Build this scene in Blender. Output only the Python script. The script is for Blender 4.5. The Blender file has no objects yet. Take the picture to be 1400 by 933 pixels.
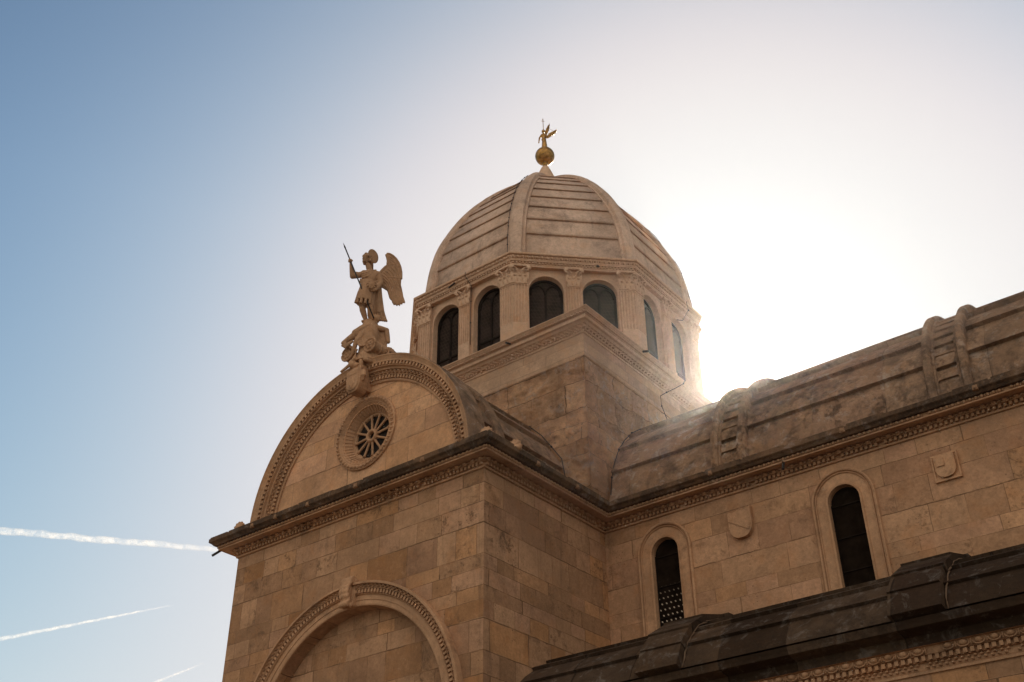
import bpy, bmesh, math, random
from math import sin, cos, pi, radians, sqrt, atan2
from mathutils import Vector as V, Matrix
from mathutils.geometry import tessellate_polygon
from mathutils.noise import fractal, cell, noise as pnoise

random.seed(11)
SC = bpy.context.scene
COL = SC.collection
UP = V((0, 0, 1))

# ------------------------------------------------------------------ camera
GZ = -13.23
cam_d = bpy.data.cameras.new('camera')
cam_d.sensor_width = 36.0
cam_d.lens = 1530.308 / 1400.0 * 36.0
cam_d.clip_start = 0.1
cam_d.clip_end = 60000
cam = bpy.data.objects.new('camera', cam_d)
COL.objects.link(cam)
R_ = V((0.78574756, 0.61849221, -0.00825576))
U_ = V((0.34366438, -0.42542444, 0.83720299))
F_ = V((-0.51429132, 0.66066742, 0.54682996))
cam.matrix_world = Matrix(((R_.x, U_.x, -F_.x, 14.7286), (R_.y, U_.y, -F_.y, -17.8345),
                           (R_.z, U_.z, -F_.z, -11.6288), (0, 0, 0, 1)))
SC.camera = cam

# ------------------------------------------------------------------ sky, sun, exposure
SUN_EL, SUN_AZ = radians(30.05), radians(-25.0)      # azimuth from +Y, negative towards -X
SUN_DIR = V((sin(SUN_AZ) * cos(SUN_EL), cos(SUN_AZ) * cos(SUN_EL), sin(SUN_EL)))
W = bpy.data.worlds.new('World')
SC.world = W
W.use_nodes = True
wn, wl = W.node_tree.nodes, W.node_tree.links
bg = wn['Background']
sky = wn.new('ShaderNodeTexSky')
sky.sky_type = 'NISHITA'
sky.sun_disc = False
sky.sun_elevation = SUN_EL
sky.sun_rotation = SUN_AZ
sky.altitude = 0
sky.air_density = 1.0
sky.dust_density = 0.9
sky.ozone_density = 1.6
bg.inputs[1].default_value = 0.1


def wmath(op, a, b=0.0):
    n = wn.new('ShaderNodeMath')
    n.operation = op
    for i, q in enumerate((a, b)):
        if isinstance(q, bpy.types.NodeSocket):
            wl.new(q, n.inputs[i])
        else:
            n.inputs[i].default_value = q
    return n.outputs[0]


# response of the sky: deeper blue away from the sun, soft shoulder around it
EXPO = 0.75
sep_ = wn.new('ShaderNodeSeparateColor')
wl.new(sky.outputs[0], sep_.inputs[0])
com_ = wn.new('ShaderNodeCombineColor')
wtc = wn.new('ShaderNodeTexCoord')
wsx = wn.new('ShaderNodeSeparateXYZ')
wl.new(wtc.outputs['Generated'], wsx.inputs[0])
low = wn.new('ShaderNodeMapRange')
for i_, v_ in enumerate((0.18, 0.62, 0.80, 1.0)):
    low.inputs[i_ + 1].default_value = v_
wl.new(wsx.outputs[2], low.inputs[0])
sdot = wn.new('ShaderNodeVectorMath')
sdot.operation = 'DOT_PRODUCT'
wl.new(wtc.outputs['Generated'], sdot.inputs[0])
sdot.inputs[1].default_value = tuple(SUN_DIR)
ang = wmath('ARCCOSINE', wmath('MINIMUM', sdot.outputs['Value'], 1.0))
core = wmath('ADD', wmath('MULTIPLY', wmath('POWER', 2.718, wmath('MULTIPLY', ang, -1.0 / radians(0.8))), 6.0),
             wmath('MULTIPLY', wmath('POWER', 2.718, wmath('MULTIPLY', ang, -1.0 / radians(5.0))), 0.28))
for ch, (gain, pw, top, nn) in enumerate(((3.5, 1.76, 0.875, 3.0), (3.6, 1.85, 0.88, 2.2), (2.95, 2.05, 0.87, 2.2))):
    x = wmath('MULTIPLY', sep_.outputs[ch], 0.07 * 2 ** 0.6)
    x = wmath('MULTIPLY', wmath('POWER', wmath('MULTIPLY', x, low.outputs[0]), pw), gain)
    x = wmath('DIVIDE', x, wmath('POWER', wmath('ADD', 1.0, wmath('POWER', wmath('DIVIDE', x, top), nn)), 1.0 / nn))
    x = wmath('ADD', x, core)
    wl.new(wmath('MULTIPLY', x, 1.0 / (0.1 * 2 ** EXPO)), com_.inputs[ch])
# unseen sky away from the sun: bright warm cloud added to fill shaded stone
dt = wn.new('ShaderNodeVectorMath')
dt.operation = 'DOT_PRODUCT'
wl.new(wtc.outputs['Generated'], dt.inputs[0])
dt.inputs[1].default_value = (sin(SUN_AZ), cos(SUN_AZ), 0.0)
cf = wn.new('ShaderNodeMapRange')
cf.interpolation_type = 'SMOOTHSTEP'
for i_, v_ in enumerate((0.05, -0.55, 0.0, 1.0)):
    cf.inputs[i_ + 1].default_value = v_
wl.new(dt.outputs['Value'], cf.inputs[0])
cn = wn.new('ShaderNodeTexNoise')
cn.inputs['Scale'].default_value = 2.2
cn.inputs['Detail'].default_value = 5
wl.new(wtc.outputs['Generated'], cn.inputs['Vector'])
cr = wn.new('ShaderNodeMapRange')
for i_, v_ in enumerate((0.35, 0.65, 0.55, 1.0)):
    cr.inputs[i_ + 1].default_value = v_
wl.new(cn.outputs[0], cr.inputs[0])
cm = wn.new('ShaderNodeMix')
cm.data_type = 'RGBA'
cz = wn.new('ShaderNodeMapRange')
cz.interpolation_type = 'SMOOTHSTEP'
for i_, v_ in enumerate((-0.05, 0.5, 0.12, 1.0)):
    cz.inputs[i_ + 1].default_value = v_
wl.new(wsx.outputs[2], cz.inputs[0])
wl.new(wmath('MULTIPLY', wmath('MULTIPLY', cf.outputs[0], cr.outputs[0]), cz.outputs[0]), cm.inputs[0])
wl.new(com_.outputs[0], cm.inputs[6])
FILL_CLOUD = 1.28 / (0.1 * 2 ** EXPO)
cm.inputs[7].default_value = (FILL_CLOUD, FILL_CLOUD * 0.90, FILL_CLOUD * 0.80, 1)
wl.new(cm.outputs[2], bg.inputs[0])
sun_d = bpy.data.lights.new('sun', 'SUN')
sun_d.energy = 5.0
sun_d.angle = radians(0.5)
sun_d.color = (1.0, 0.87, 0.69)
sun = bpy.data.objects.new('sun', sun_d)
COL.objects.link(sun)
sun.location = (-20, 40, 40)
sun.rotation_euler = SUN_DIR.to_track_quat('Z', 'Y').to_euler()
SC.view_settings.view_transform = 'Standard'
SC.view_settings.look = 'None'
SC.view_settings.gamma = 1.0
SC.view_settings.exposure = EXPO
HAZE_D, HAZE_G = 0.00016, 0.93
SC.cycles.volume_bounces = 0
SC.cycles.max_bounces = 8
SC.cycles.transparent_max_bounces = 16


# ------------------------------------------------------------------ materials
class NT:
    def __init__(s, name):
        s.m = bpy.data.materials.new(name)
        s.m.use_nodes = True
        s.n, s.l = s.m.node_tree.nodes, s.m.node_tree.links
        s.b = s.n['Principled BSDF']
        s.out = s.n['Material Output']
        s.geo = s.n.new('ShaderNodeNewGeometry')
        s.pos = s.geo.outputs['Position']

    def set(s, sock, v):
        if isinstance(v, bpy.types.NodeSocket):
            s.l.new(v, sock)
        else:
            if isinstance(v, tuple) and len(v) == 3 and sock.type == 'RGBA':
                v = v + (1,)
            sock.default_value = v

    def math(s, op, a, b=0.0, clamp=False):
        n = s.n.new('ShaderNodeMath')
        n.operation = op
        n.use_clamp = clamp
        s.set(n.inputs[0], a)
        s.set(n.inputs[1], b)
        return n.outputs[0]

    def noise(s, scale, detail=6, rough=0.6, dist=0.0, vec=None, lac=2.0):
        n = s.n.new('ShaderNodeTexNoise')
        n.inputs['Scale'].default_value = scale
        n.inputs['Detail'].default_value = detail
        n.inputs['Roughness'].default_value = rough
        n.inputs['Distortion'].default_value = dist
        n.inputs['Lacunarity'].default_value = lac
        s.l.new(vec if vec is not None else s.pos, n.inputs['Vector'])
        return n.outputs[0]

    def ramp(s, f, a, b, va=0.0, vb=1.0):
        n = s.n.new('ShaderNodeMapRange')
        n.interpolation_type = 'SMOOTHSTEP'
        s.set(n.inputs[0], f)
        for i, v in enumerate((a, b, va, vb)):
            n.inputs[i + 1].default_value = v
        return n.outputs[0]

    def mix(s, f, a, b, mode='MIX'):
        n = s.n.new('ShaderNodeMix')
        n.data_type = 'RGBA'
        n.blend_type = mode
        s.set(n.inputs[0], f)
        s.set(n.inputs[6], a)
        s.set(n.inputs[7], b)
        return n.outputs[2]

    def scaled(s, sx, sy, sz):
        n = s.n.new('ShaderNodeVectorMath')
        n.operation = 'MULTIPLY'
        s.l.new(s.pos, n.inputs[0])
        n.inputs[1].default_value = (sx, sy, sz)
        return n.outputs[0]

    def bump(s, h, strength, dist=0.02, nrm=None):
        n = s.n.new('ShaderNodeBump')
        n.inputs['Strength'].default_value = strength
        n.inputs['Distance'].default_value = dist
        s.set(n.inputs['Height'], h)
        if nrm is not None:
            s.l.new(nrm, n.inputs['Normal'])
        return n.outputs[0]

    def col(s, c):
        s.set(s.b.inputs['Base Color'], c)

    def nrm(s, n):
        s.l.new(n, s.b.inputs['Normal'])


def mul(c, k):
    return tuple(x * k for x in c)


def stone(name, base, var=0.22, dark=(0.07, 0.05, 0.038), stain=0.0, stain_scale=0.9, stain_at=(0.52, 0.68),
          pits=0.3, rough=0.9, bump=0.5, ashlar=None, light=0.0, streak=0.0, rough_bump=0.0, erode=0.45, hue=0.4):
    t = NT(name)
    big = t.noise(0.55, 5, 0.6, 0.4)
    mid = t.noise(4.5, 7, 0.65, 0.3)
    fine = t.noise(38, 5, 0.7)
    grain = t.noise(13, 6, 0.75)
    c = t.mix(t.ramp(big, 0.3, 0.7), mul(base, 1 - var), mul(base, 1 + var))
    c = t.mix(t.ramp(mid, 0.35, 0.68, 0, 0.55), c, mul(base, 0.72))
    c = t.mix(t.ramp(fine, 0.4, 0.75, 0, 0.28), c, mul(base, 1.35))
    c = t.mix(t.ramp(grain, 0.42, 0.66, 0, 0.42), c, mul(base, 0.6))
    c = t.mix(t.ramp(grain, 0.42, 0.3, 0, 0.3), c, mul(base, 1.4))
    warm = t.noise(1.7, 4, 0.6, 0.2)
    c = t.mix(t.ramp(warm, 0.5, 0.72, 0, 0.4), c, (base[0] * 1.02, base[1] * 0.84, base[2] * 0.66))
    h = t.math('ADD', t.math('MULTIPLY', mid, 0.5), t.math('ADD', t.math('MULTIPLY', fine, 0.3), t.math('MULTIPLY', grain, 0.5)))
    if ashlar:
        bh, bw, joint, tone = ashlar
        sep = t.n.new('ShaderNodeSeparateXYZ')
        t.l.new(t.pos, sep.inputs[0])
        ns = t.n.new('ShaderNodeSeparateXYZ')
        t.l.new(t.geo.outputs['True Normal'], ns.inputs[0])
        ax = t.math('ABSOLUTE', ns.outputs[0])
        side = t.math('GREATER_THAN', ax, 0.6)
        u = t.math('ADD', t.math('MULTIPLY', sep.outputs[0], t.math('SUBTRACT', 1.0, side)),
                   t.math('MULTIPLY', t.math('ADD', sep.outputs[1], 3.37), side))
        z = sep.outputs[2]
        z = t.math('ADD', z, t.math('MULTIPLY', t.math('SINE', t.math('MULTIPLY', z, 2.3)), 0.16))
        z = t.math('ADD', z, t.math('MULTIPLY', t.math('SINE', t.math('MULTIPLY', z, 5.9)), 0.05))
        row = t.math('FLOOR', t.math('DIVIDE', z, bh))
        u = t.math('ADD', u, t.math('MULTIPLY', t.math('SINE', t.math('ADD', t.math('MULTIPLY', u, 1.9), t.math('MULTIPLY', row, 2.7))), 0.3))
        u = t.math('ADD', u, t.math('MULTIPLY', t.math('SINE', t.math('MULTIPLY', row, 4.1)), 0.5))
        cmb = t.n.new('ShaderNodeCombineXYZ')
        t.l.new(u, cmb.inputs[0])
        t.l.new(z, cmb.inputs[1])
        br = t.n.new('ShaderNodeTexBrick')
        br.offset = 0.5
        br.inputs['Color1'].default_value = (0, 0, 0, 1)
        br.inputs['Color2'].default_value = (1, 1, 1, 1)
        br.inputs['Mortar'].default_value = (0.5, 0.5, 0.5, 1)
        br.inputs['Scale'].default_value = 1.0
        br.inputs['Mortar Size'].default_value = joint
        br.inputs['Mortar Smooth'].default_value = 0.25
        br.inputs['Bias'].default_value = 0.0
        br.inputs['Brick Width'].default_value = bw
        br.inputs['Row Height'].default_value = bh
        wob = t.n.new('ShaderNodeVectorMath')
        wob.operation = 'ADD'
        t.l.new(cmb.outputs[0], wob.inputs[0])
        wn_ = t.n.new('ShaderNodeTexNoise')
        wn_.inputs['Scale'].default_value = 3.0
        t.l.new(t.pos, wn_.inputs['Vector'])
        wm = t.n.new('ShaderNodeVectorMath')
        wm.operation = 'SCALE'
        t.l.new(wn_.outputs[1], wm.inputs[0])
        wm.inputs['Scale'].default_value = 0.03
        t.l.new(wm.outputs[0], wob.inputs[1])
        t.l.new(wob.outputs[0], br.inputs['Vector'])
        tv = br.outputs['Color']
        c = t.mix(t.ramp(tv, 0.0, 1.0, 0, 1), t.mix(1.0, c, (1 - tone, 1 - tone * 1.12, 1 - tone * 1.25), 'MULTIPLY'),
                  t.mix(1.0, c, (1 + tone * 0.6, 1 + tone * 0.6, 1 + tone * 0.58), 'MULTIPLY'))
        wnz = t.n.new('ShaderNodeTexWhiteNoise')
        wnz.noise_dimensions = '1D'
        t.l.new(t.math('MULTIPLY', tv, 91.7), wnz.inputs['W'])
        hv = wnz.outputs['Value']
        c = t.mix(t.ramp(hv, 0.6, 1.0, 0, hue), c, t.mix(1.0, c, (1.05, 0.93, 0.75), 'MULTIPLY'))
        c = t.mix(t.ramp(hv, 0.35, 0.0, 0, 0.8), c, t.mix(1.0, c, (1.0, 0.97, 1.02), 'MULTIPLY'))
        # some blocks are rougher and more pitted than others
        jm = t.math('MULTIPLY', br.outputs['Fac'], t.ramp(t.noise(1.1, 4, 0.6), 0.36, 0.6, 0.25, 0.9))
        c = t.mix(jm, c, mul(base, 0.32))
        h = t.math('SUBTRACT', h, t.math('MULTIPLY', jm, 0.9))
        h = t.math('ADD', h, t.math('MULTIPLY', tv, 0.55))
        rb = t.math('MULTIPLY', t.ramp(tv, 0.55, 0.8, 0, 1), t.noise(14, 6, 0.75))
        h = t.math('ADD', h, t.math('MULTIPLY', rb, 0.6))
    if erode:
        vec = None
        if ashlar:          # every block weathers on its own
            va = t.n.new('ShaderNodeVectorMath')
            va.operation = 'ADD'
            t.l.new(t.pos, va.inputs[0])
            t.l.new(t.math('MULTIPLY', hv, 23.0), va.inputs[1])
            vec = va.outputs[0]
        er = t.noise(3.4, 10, 0.82, 0.2, vec=vec)
        loc_ = t.ramp(t.noise(0.75, 4, 0.65), 0.42, 0.62, 0.12, 1.0)
        em = t.math('MULTIPLY', t.ramp(er, 0.52, 0.6), t.math('MULTIPLY', loc_, t.math('MULTIPLY', t.ramp(t.math('FRACT', t.math('MULTIPLY', hv, 7.3)), 0.3, 1.0, 0.35, 1.5), erode) if ashlar else erode))
        c = t.mix(em, c, mul(base, 0.40))
        h = t.math('SUBTRACT', h, t.math('MULTIPLY', em, 0.8))
        lt = t.math('MULTIPLY', t.ramp(er, 0.46, 0.36), t.math('MULTIPLY', loc_, erode * 0.6))
        c = t.mix(lt, c, mul(base, 1.5))
    if pits:
        v = t.n.new('ShaderNodeTexVoronoi')
        v.inputs['Scale'].default_value = 9.0
        t.l.new(t.pos, v.inputs['Vector'])
        pm = t.math('MULTIPLY', t.ramp(v.outputs[0], 0.10, 0.2, 1, 0), t.ramp(t.noise(1.3, 3, 0.6), 0.52, 0.62))
        pm2 = t.math('MULTIPLY', t.ramp(t.noise(22, 3, 0.7), 0.64, 0.72), t.ramp(t.noise(2.1, 3, 0.6), 0.5, 0.62))
        pm = t.math('MAXIMUM', pm, pm2)
        c = t.mix(t.math('MULTIPLY', pm, pits), c, mul(base, 0.25))
        h = t.math('SUBTRACT', h, t.math('MULTIPLY', pm, 0.5 * pits))
    if light:
        lm_ = t.ramp(t.noise(2.6, 7, 0.75, 0.6), 0.52, 0.66, 0, light)
        c = t.mix(lm_, c, mul((0.62, 0.55, 0.48), 0.9))
    if stain:
        f = t.ramp(t.noise(stain_scale, 9, 0.75, 0.12), stain_at[0], stain_at[1], 0, stain)
        f = t.math('MULTIPLY', f, t.ramp(t.noise(17, 5, 0.7), 0.3, 0.6, 0.45, 1.0))
        c = t.mix(f, c, dark)
    if streak:
        f = t.ramp(t.noise(1.0, 6, 0.7, 0.2, vec=t.scaled(3.2, 3.2, 0.28)), 0.54, 0.72, 0, streak)
        c = t.mix(f, c, dark)
    t.col(c)
    t.b.inputs['Roughness'].default_value = rough
    t.b.inputs['Specular IOR Level'].default_value = 0.06
    nb = t.bump(h, bump, 0.045)
    if rough_bump:
        nb = t.bump(t.noise(7.5, 8, 0.75, 0.6), rough_bump, 0.12, nb)
    t.nrm(nb)
    return t.m


ST = (0.465, 0.264, 0.146)
M = {}
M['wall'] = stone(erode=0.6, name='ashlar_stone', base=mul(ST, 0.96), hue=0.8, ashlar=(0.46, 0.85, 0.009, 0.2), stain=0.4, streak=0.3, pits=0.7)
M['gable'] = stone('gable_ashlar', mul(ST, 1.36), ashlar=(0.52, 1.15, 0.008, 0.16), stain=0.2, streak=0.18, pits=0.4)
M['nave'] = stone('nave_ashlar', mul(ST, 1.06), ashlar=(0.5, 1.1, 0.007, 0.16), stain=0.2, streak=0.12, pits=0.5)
M['trim'] = stone(erode=0.25, name='carved_stone', base=mul(ST, 1.1), stain=0.5, pits=0.2, stain_scale=1.6)
M['frame'] = stone('window_surround_stone', mul(ST, 1.12), stain=0.25, pits=0.5)
M['gutter'] = stone('blackened_gutter_stone', mul(ST, 0.42), stain=0.8, stain_at=(0.38, 0.55), dark=(0.045, 0.032, 0.024), light=0.25)
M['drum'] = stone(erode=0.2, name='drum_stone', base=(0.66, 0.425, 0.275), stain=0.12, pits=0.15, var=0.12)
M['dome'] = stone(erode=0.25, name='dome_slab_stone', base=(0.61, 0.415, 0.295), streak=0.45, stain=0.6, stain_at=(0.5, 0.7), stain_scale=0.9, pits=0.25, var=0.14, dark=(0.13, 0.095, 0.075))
M['roof'] = stone('lichened_roof_slab', (0.39, 0.24, 0.146), erode=0.75, ashlar=(7.0, 2.3, 0.010, 0.2), streak=0.5, stain=0.6, stain_at=(0.44, 0.6), stain_scale=1.1, dark=(0.075, 0.055, 0.043), pits=0.6, bump=0.8, light=0.3)
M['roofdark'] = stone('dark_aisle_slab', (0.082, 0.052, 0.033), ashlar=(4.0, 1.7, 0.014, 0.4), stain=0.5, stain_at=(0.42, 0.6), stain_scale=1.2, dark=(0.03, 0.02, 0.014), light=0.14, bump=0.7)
M['rubble'] = stone(erode=0.6, name='rough_tower_stone', base=mul(ST, 1.16), ashlar=(0.6, 1.2, 0.010, 0.16), stain=0.35, pits=1.0, rough_bump=0.8, bump=1.0, stain_scale=3.5, stain_at=(0.5, 0.68), dark=(0.12, 0.075, 0.045), light=0.35, var=0.35)
M['tower'] = stone(erode=0.2, name='tower_stone', base=(0.53, 0.335, 0.21), ashlar=(0.55, 1.5, 0.006, 0.12), stain=0.2, pits=0.2)
M['statue'] = stone('statue_limestone', mul(ST, 0.95), streak=0.5, stain=0.4, stain_scale=2.5, pits=0.1, bump=0.3)


def mat_plain(name, c, rough=0.5, metal=0.0, var=0.3, scale=6.0, bump=0.2):
    t = NT(name)
    t.col(t.mix(t.ramp(t.noise(scale, 6, 0.65), 0.3, 0.7), mul(c, 1 - var), mul(c, 1 + var)))
    t.b.inputs['Roughness'].default_value = rough
    t.b.inputs['Metallic'].default_value = metal
    t.nrm(t.bump(t.noise(scale * 4, 4, 0.6), bump, 0.02))
    return t.m


M['gold'] = mat_plain('tarnished_gilding', (0.37, 0.19, 0.042), 0.45, 0.75, 0.45, 9.0, 0.3)
M['darkmetal'] = mat_plain('dark_metal', (0.035, 0.026, 0.02), 0.6, 0.4)
M['lead'] = mat_plain('window_iron', (0.020, 0.014, 0.011), 0.7, 0.0)
M['lead'].node_tree.nodes['Principled BSDF'].inputs['Specular IOR Level'].default_value = 0.0
M['ground'] = mat_plain('square_paving', (0.11, 0.088, 0.07), 0.7, 0.0, 0.15, 0.8, 0.3)


def hex_glass(name, base, line, cell=0.11, lw=0.1, sky_dots=False):
    t = NT(name)
    sep = t.n.new('ShaderNodeSeparateXYZ')
    tc = t.n.new('ShaderNodeTexCoord')
    t.l.new(tc.outputs['UV'], sep.inputs[0])
    cmb = t.n.new('ShaderNodeCombineXYZ')
    t.l.new(t.math('DIVIDE', sep.outputs[0], cell), cmb.inputs[0])
    t.l.new(t.math('DIVIDE', sep.outputs[1], cell), cmb.inputs[1])
    vo = t.n.new('ShaderNodeTexVoronoi')
    vo.voronoi_dimensions = '2D'
    vo.feature = 'F1' if sky_dots else 'DISTANCE_TO_EDGE'
    vo.inputs['Randomness'].default_value = 0.0
    vo.inputs['Scale'].default_value = 1.0
    # shear the lattice so that the cells become hexagons
    sh = t.n.new('ShaderNodeCombineXYZ')
    t.l.new(t.math('ADD', t.math('DIVIDE', sep.outputs[0], cell), t.math('MULTIPLY', t.math('DIVIDE', sep.outputs[1], cell), 0.5)), sh.inputs[0])
    t.l.new(t.math('MULTIPLY', t.math('DIVIDE', sep.outputs[1], cell), 0.866), sh.inputs[1])
    t.l.new(sh.outputs[0], vo.inputs['Vector'])
    d = vo.outputs['Distance']
    pane = t.mix(t.ramp(t.noise(3.0, 3), 0.35, 0.65), mul(base, 0.7), mul(base, 1.4))
    if sky_dots:  # daylight seen through the window, put into the colour as pale spots
        f = t.math('MULTIPLY', t.ramp(d, 0.10, 0.20, 1, 0), t.ramp(t.math('ADD', sep.outputs[1], t.math('MULTIPLY', t.noise(2.0, 2), 0.5)), -1.3, -2.1, 0, 1))
    else:
        f = t.ramp(d, 0.0, lw, 0.6, 0)
    t.col(t.mix(f, pane, line))
    t.b.inputs['Roughness'].default_value = 0.45
    t.b.inputs['Specular IOR Level'].default_value = 0.0
    t.nrm(t.bump(t.noise(8.0, 3), 0.25, 0.02))
    return t.m


M['glass'] = hex_glass('leaded_hexagon_glass', (0.030, 0.020, 0.015), (0.085, 0.06, 0.045))
M['glass_sky_dots'] = hex_glass('nave_glass_sky_dots', (0.014, 0.009, 0.006), (0.60, 0.48, 0.36), 0.125, 0.1, True)
M['glassplain'] = mat_plain('plain_nave_glass', (0.014, 0.009, 0.006), 0.6)
M['glassplain'].node_tree.nodes['Principled BSDF'].inputs['Specular IOR Level'].default_value = 0.0
M['oculus'] = mat_plain('dark_oculus_glass', (0.03, 0.022, 0.017), 0.8)
M['oculus'].node_tree.nodes['Principled BSDF'].inputs['Specular IOR Level'].default_value = 0.05
M['mask'] = stone('worn_mask_stone', mul(ST, 0.72), stain=0.5)
M['mortar'] = stone('mortar', (0.19, 0.12, 0.075))


# ------------------------------------------------------------------ mesh building
class MB:
    def __init__(s):
        s.v, s.f, s.sm, s.mi, s.uv = [], [], [], [], {}

    def vert(s, p):
        s.v.append(tuple(p))
        return len(s.v) - 1

    def face(s, ids, smooth=False, mi=0):
        s.f.append(tuple(ids))
        s.sm.append(smooth)
        s.mi.append(mi)

    def quad(s, a, b, c, d, mi=0, smooth=False):
        s.face([s.vert(p) for p in (a, b, c, d)], smooth, mi)

    def box(s, x0, x1, y0, y1, z0, z1, mi=0):
        s.obox(V(((x0 + x1) / 2, (y0 + y1) / 2, (z0 + z1) / 2)), V((1, 0, 0)), V((0, 1, 0)), UP,
               abs(x1 - x0) / 2, abs(y1 - y0) / 2, abs(z1 - z0) / 2, mi)

    def obox(s, c, X, Y, Z, hx, hy, hz, mi=0, taper=1.0):
        i = len(s.v)
        for sz in (-1, 1):
            k = taper if sz > 0 else 1.0
            for sx, sy in ((-1, -1), (1, -1), (1, 1), (-1, 1)):
                s.v.append(tuple(c + X * (sx * hx * k) + Y * (sy * hy * k) + Z * (sz * hz)))
        for q in ((3, 2, 1, 0), (4, 5, 6, 7), (0, 1, 5, 4), (1, 2, 6, 5), (2, 3, 7, 6), (3, 0, 4, 7)):
            s.face([i + k for k in q], False, mi)

    def ell(s, c, X, Y, Z, rx, ry, rz, nu=10, nv=6, mi=0):
        i = len(s.v)
        s.v.append(tuple(c - Z * rz))
        for b in range(1, nv):
            ph = -pi / 2 + pi * b / nv
            for a in range(nu):
                th = 2 * pi * a / nu
                s.v.append(tuple(c + X * (rx * cos(ph) * cos(th)) + Y * (ry * cos(ph) * sin(th)) + Z * (rz * sin(ph))))
        top = len(s.v)
        s.v.append(tuple(c + Z * rz))
        for a in range(nu):
            s.face((i, i + 1 + (a + 1) % nu, i + 1 + a), True, mi)
            for b in range(nv - 2):
                p, q = i + 1 + b * nu, i + 1 + (b + 1) * nu
                s.face((p + a, p + (a + 1) % nu, q + (a + 1) % nu, q + a), True, mi)
            p = i + 1 + (nv - 2) * nu
            s.face((p + a, p + (a + 1) % nu, top), True, mi)

    def tube(s, pts, rad, n=8, mi=0, caps=True, flat=1.0, side=None):
        pts = [V(p) for p in pts]
        if not hasattr(rad, '__len__'):
            rad = [rad] * len(pts)
        rings = []
        for k, p in enumerate(pts):
            d = (pts[min(k + 1, len(pts) - 1)] - pts[max(k - 1, 0)]).normalized()
            ref = side if side is not None else (UP if abs(d.z) < 0.95 else V((1, 0, 0)))
            a = d.cross(ref)
            a.normalize()
            b = a.cross(d)
            ring = []
            for j in range(n):
                th = 2 * pi * j / n
                ring.append(s.vert(p + a * (rad[k] * cos(th)) + b * (rad[k] * flat * sin(th))))
            rings.append(ring)
        for k in range(len(rings) - 1):
            for j in range(n):
                s.face((rings[k][j], rings[k][(j + 1) % n], rings[k + 1][(j + 1) % n], rings[k + 1][j]), True, mi)
        if caps:
            s.face(rings[0][::-1], False, mi)
            s.face(rings[-1], False, mi)

    def strip(s, rows, smooth=False, mi=0, closed=False, mis=None):
        ids = [[s.vert(p) for p in r] for r in rows]
        m = len(ids)
        for k in range(m if closed else m - 1):
            a, b = ids[k], ids[(k + 1) % m]
            for j in range(len(a) - 1):
                s.face((a[j], b[j], b[j + 1], a[j + 1]), smooth, mis[j] if mis else mi)

    def prism(s, poly, O, A, B, N, d0, d1, mi=0, caps=(True, True), smooth=False):
        n = len(poly)
        lo = [O + A * p[0] + B * p[1] + N * d0 for p in poly]
        hi = [O + A * p[0] + B * p[1] + N * d1 for p in poly]
        a = [s.vert(p) for p in lo]
        b = [s.vert(p) for p in hi]
        tr = tessellate_polygon([[V((p[0], p[1], 0)) for p in poly]])
        for t in tr:
            if caps[0]:
                s.face([a[k] for k in t], False, mi)
            if caps[1]:
                s.face([b[k] for k in t], False, mi)
        for k in range(n):
            s.face((a[k], a[(k + 1) % n], b[(k + 1) % n], b[k]), smooth, mi)

    def holed(s, outer, holes, O, A, B, N, depth=0.0, back=False, mi=0):
        """flat wall with openings; every opening gets reveals going back by depth"""
        loops = [[V((p[0], p[1], 0)) for p in outer]] + [[V((p[0], p[1], 0)) for p in h] for h in holes]
        flat = [p for l in loops for p in l]
        ids = [s.vert(O + A * p.x + B * p.y) for p in flat]
        for t in tessellate_polygon(loops):
            s.face([ids[k] for k in t], False, mi)
        if depth:
            for h in holes:
                for k in range(len(h)):
                    p, q = h[k], h[(k + 1) % len(h)]
                    P, Q = O + A * p[0] + B * p[1], O + A * q[0] + B * q[1]
                    s.quad(P, Q, Q - N * depth, P - N * depth, mi)

    def build(s, name, mats, parent=None, loc=(0, 0, 0), fix=True, uvf=None, smooth_angle=None):
        me = bpy.data.meshes.new(name)
        me.from_pydata(s.v, [], s.f)
        for p, sm, mi in zip(me.polygons, s.sm, s.mi):
            p.use_smooth = sm
            p.material_index = mi
        if uvf:
            uv = me.uv_layers.new(name='UVMap')
            for l in me.loops:
                uv.data[l.index].uv = uvf(V(s.v[l.vertex_index]))
        if fix:
            bm = bmesh.new()
            bm.from_mesh(me)
            bmesh.ops.remove_doubles(bm, verts=bm.verts, dist=0.0004)
            bmesh.ops.recalc_face_normals(bm, faces=bm.faces)
            bm.to_mesh(me)
            bm.free()
        for m in (mats if isinstance(mats, (list, tuple)) else [mats]):
            me.materials.append(m)
        return link(name, me, parent, loc)


def link(name, me, parent=None, loc=(0, 0, 0), rz=0.0):
    o = bpy.data.objects.new(name, me)
    COL.objects.link(o)
    o.location = loc
    o.rotation_euler = (0, 0, rz)
    if parent:
        setp(o, parent)
    return o


def wmat(o):
    m = Matrix.Translation(o.location) @ o.rotation_euler.to_matrix().to_4x4()
    return wmat(o.parent) @ o.matrix_parent_inverse @ m if o.parent else m


def setp(o, parent):
    o.parent = parent
    o.matrix_parent_inverse = wmat(parent).inverted()


def empty(name, loc, label, cat, group=None):
    o = bpy.data.objects.new(name, None)
    COL.objects.link(o)
    o.location = loc
    o.empty_display_size = 0.5
    o['label'] = label
    o['category'] = cat
    if group:
        o['group'] = group
    return o


def arc(cx, cz, r, a0, a1, n):
    return [(cx + r * cos(a0 + (a1 - a0) * k / n), cz + r * sin(a0 + (a1 - a0) * k / n)) for k in range(n + 1)]


def arch_poly(cx, spring, r, bottom, n=20):
    return [(cx - r, bottom), (cx + r, bottom)] + arc(cx, spring, r, 0, pi, n)


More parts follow.
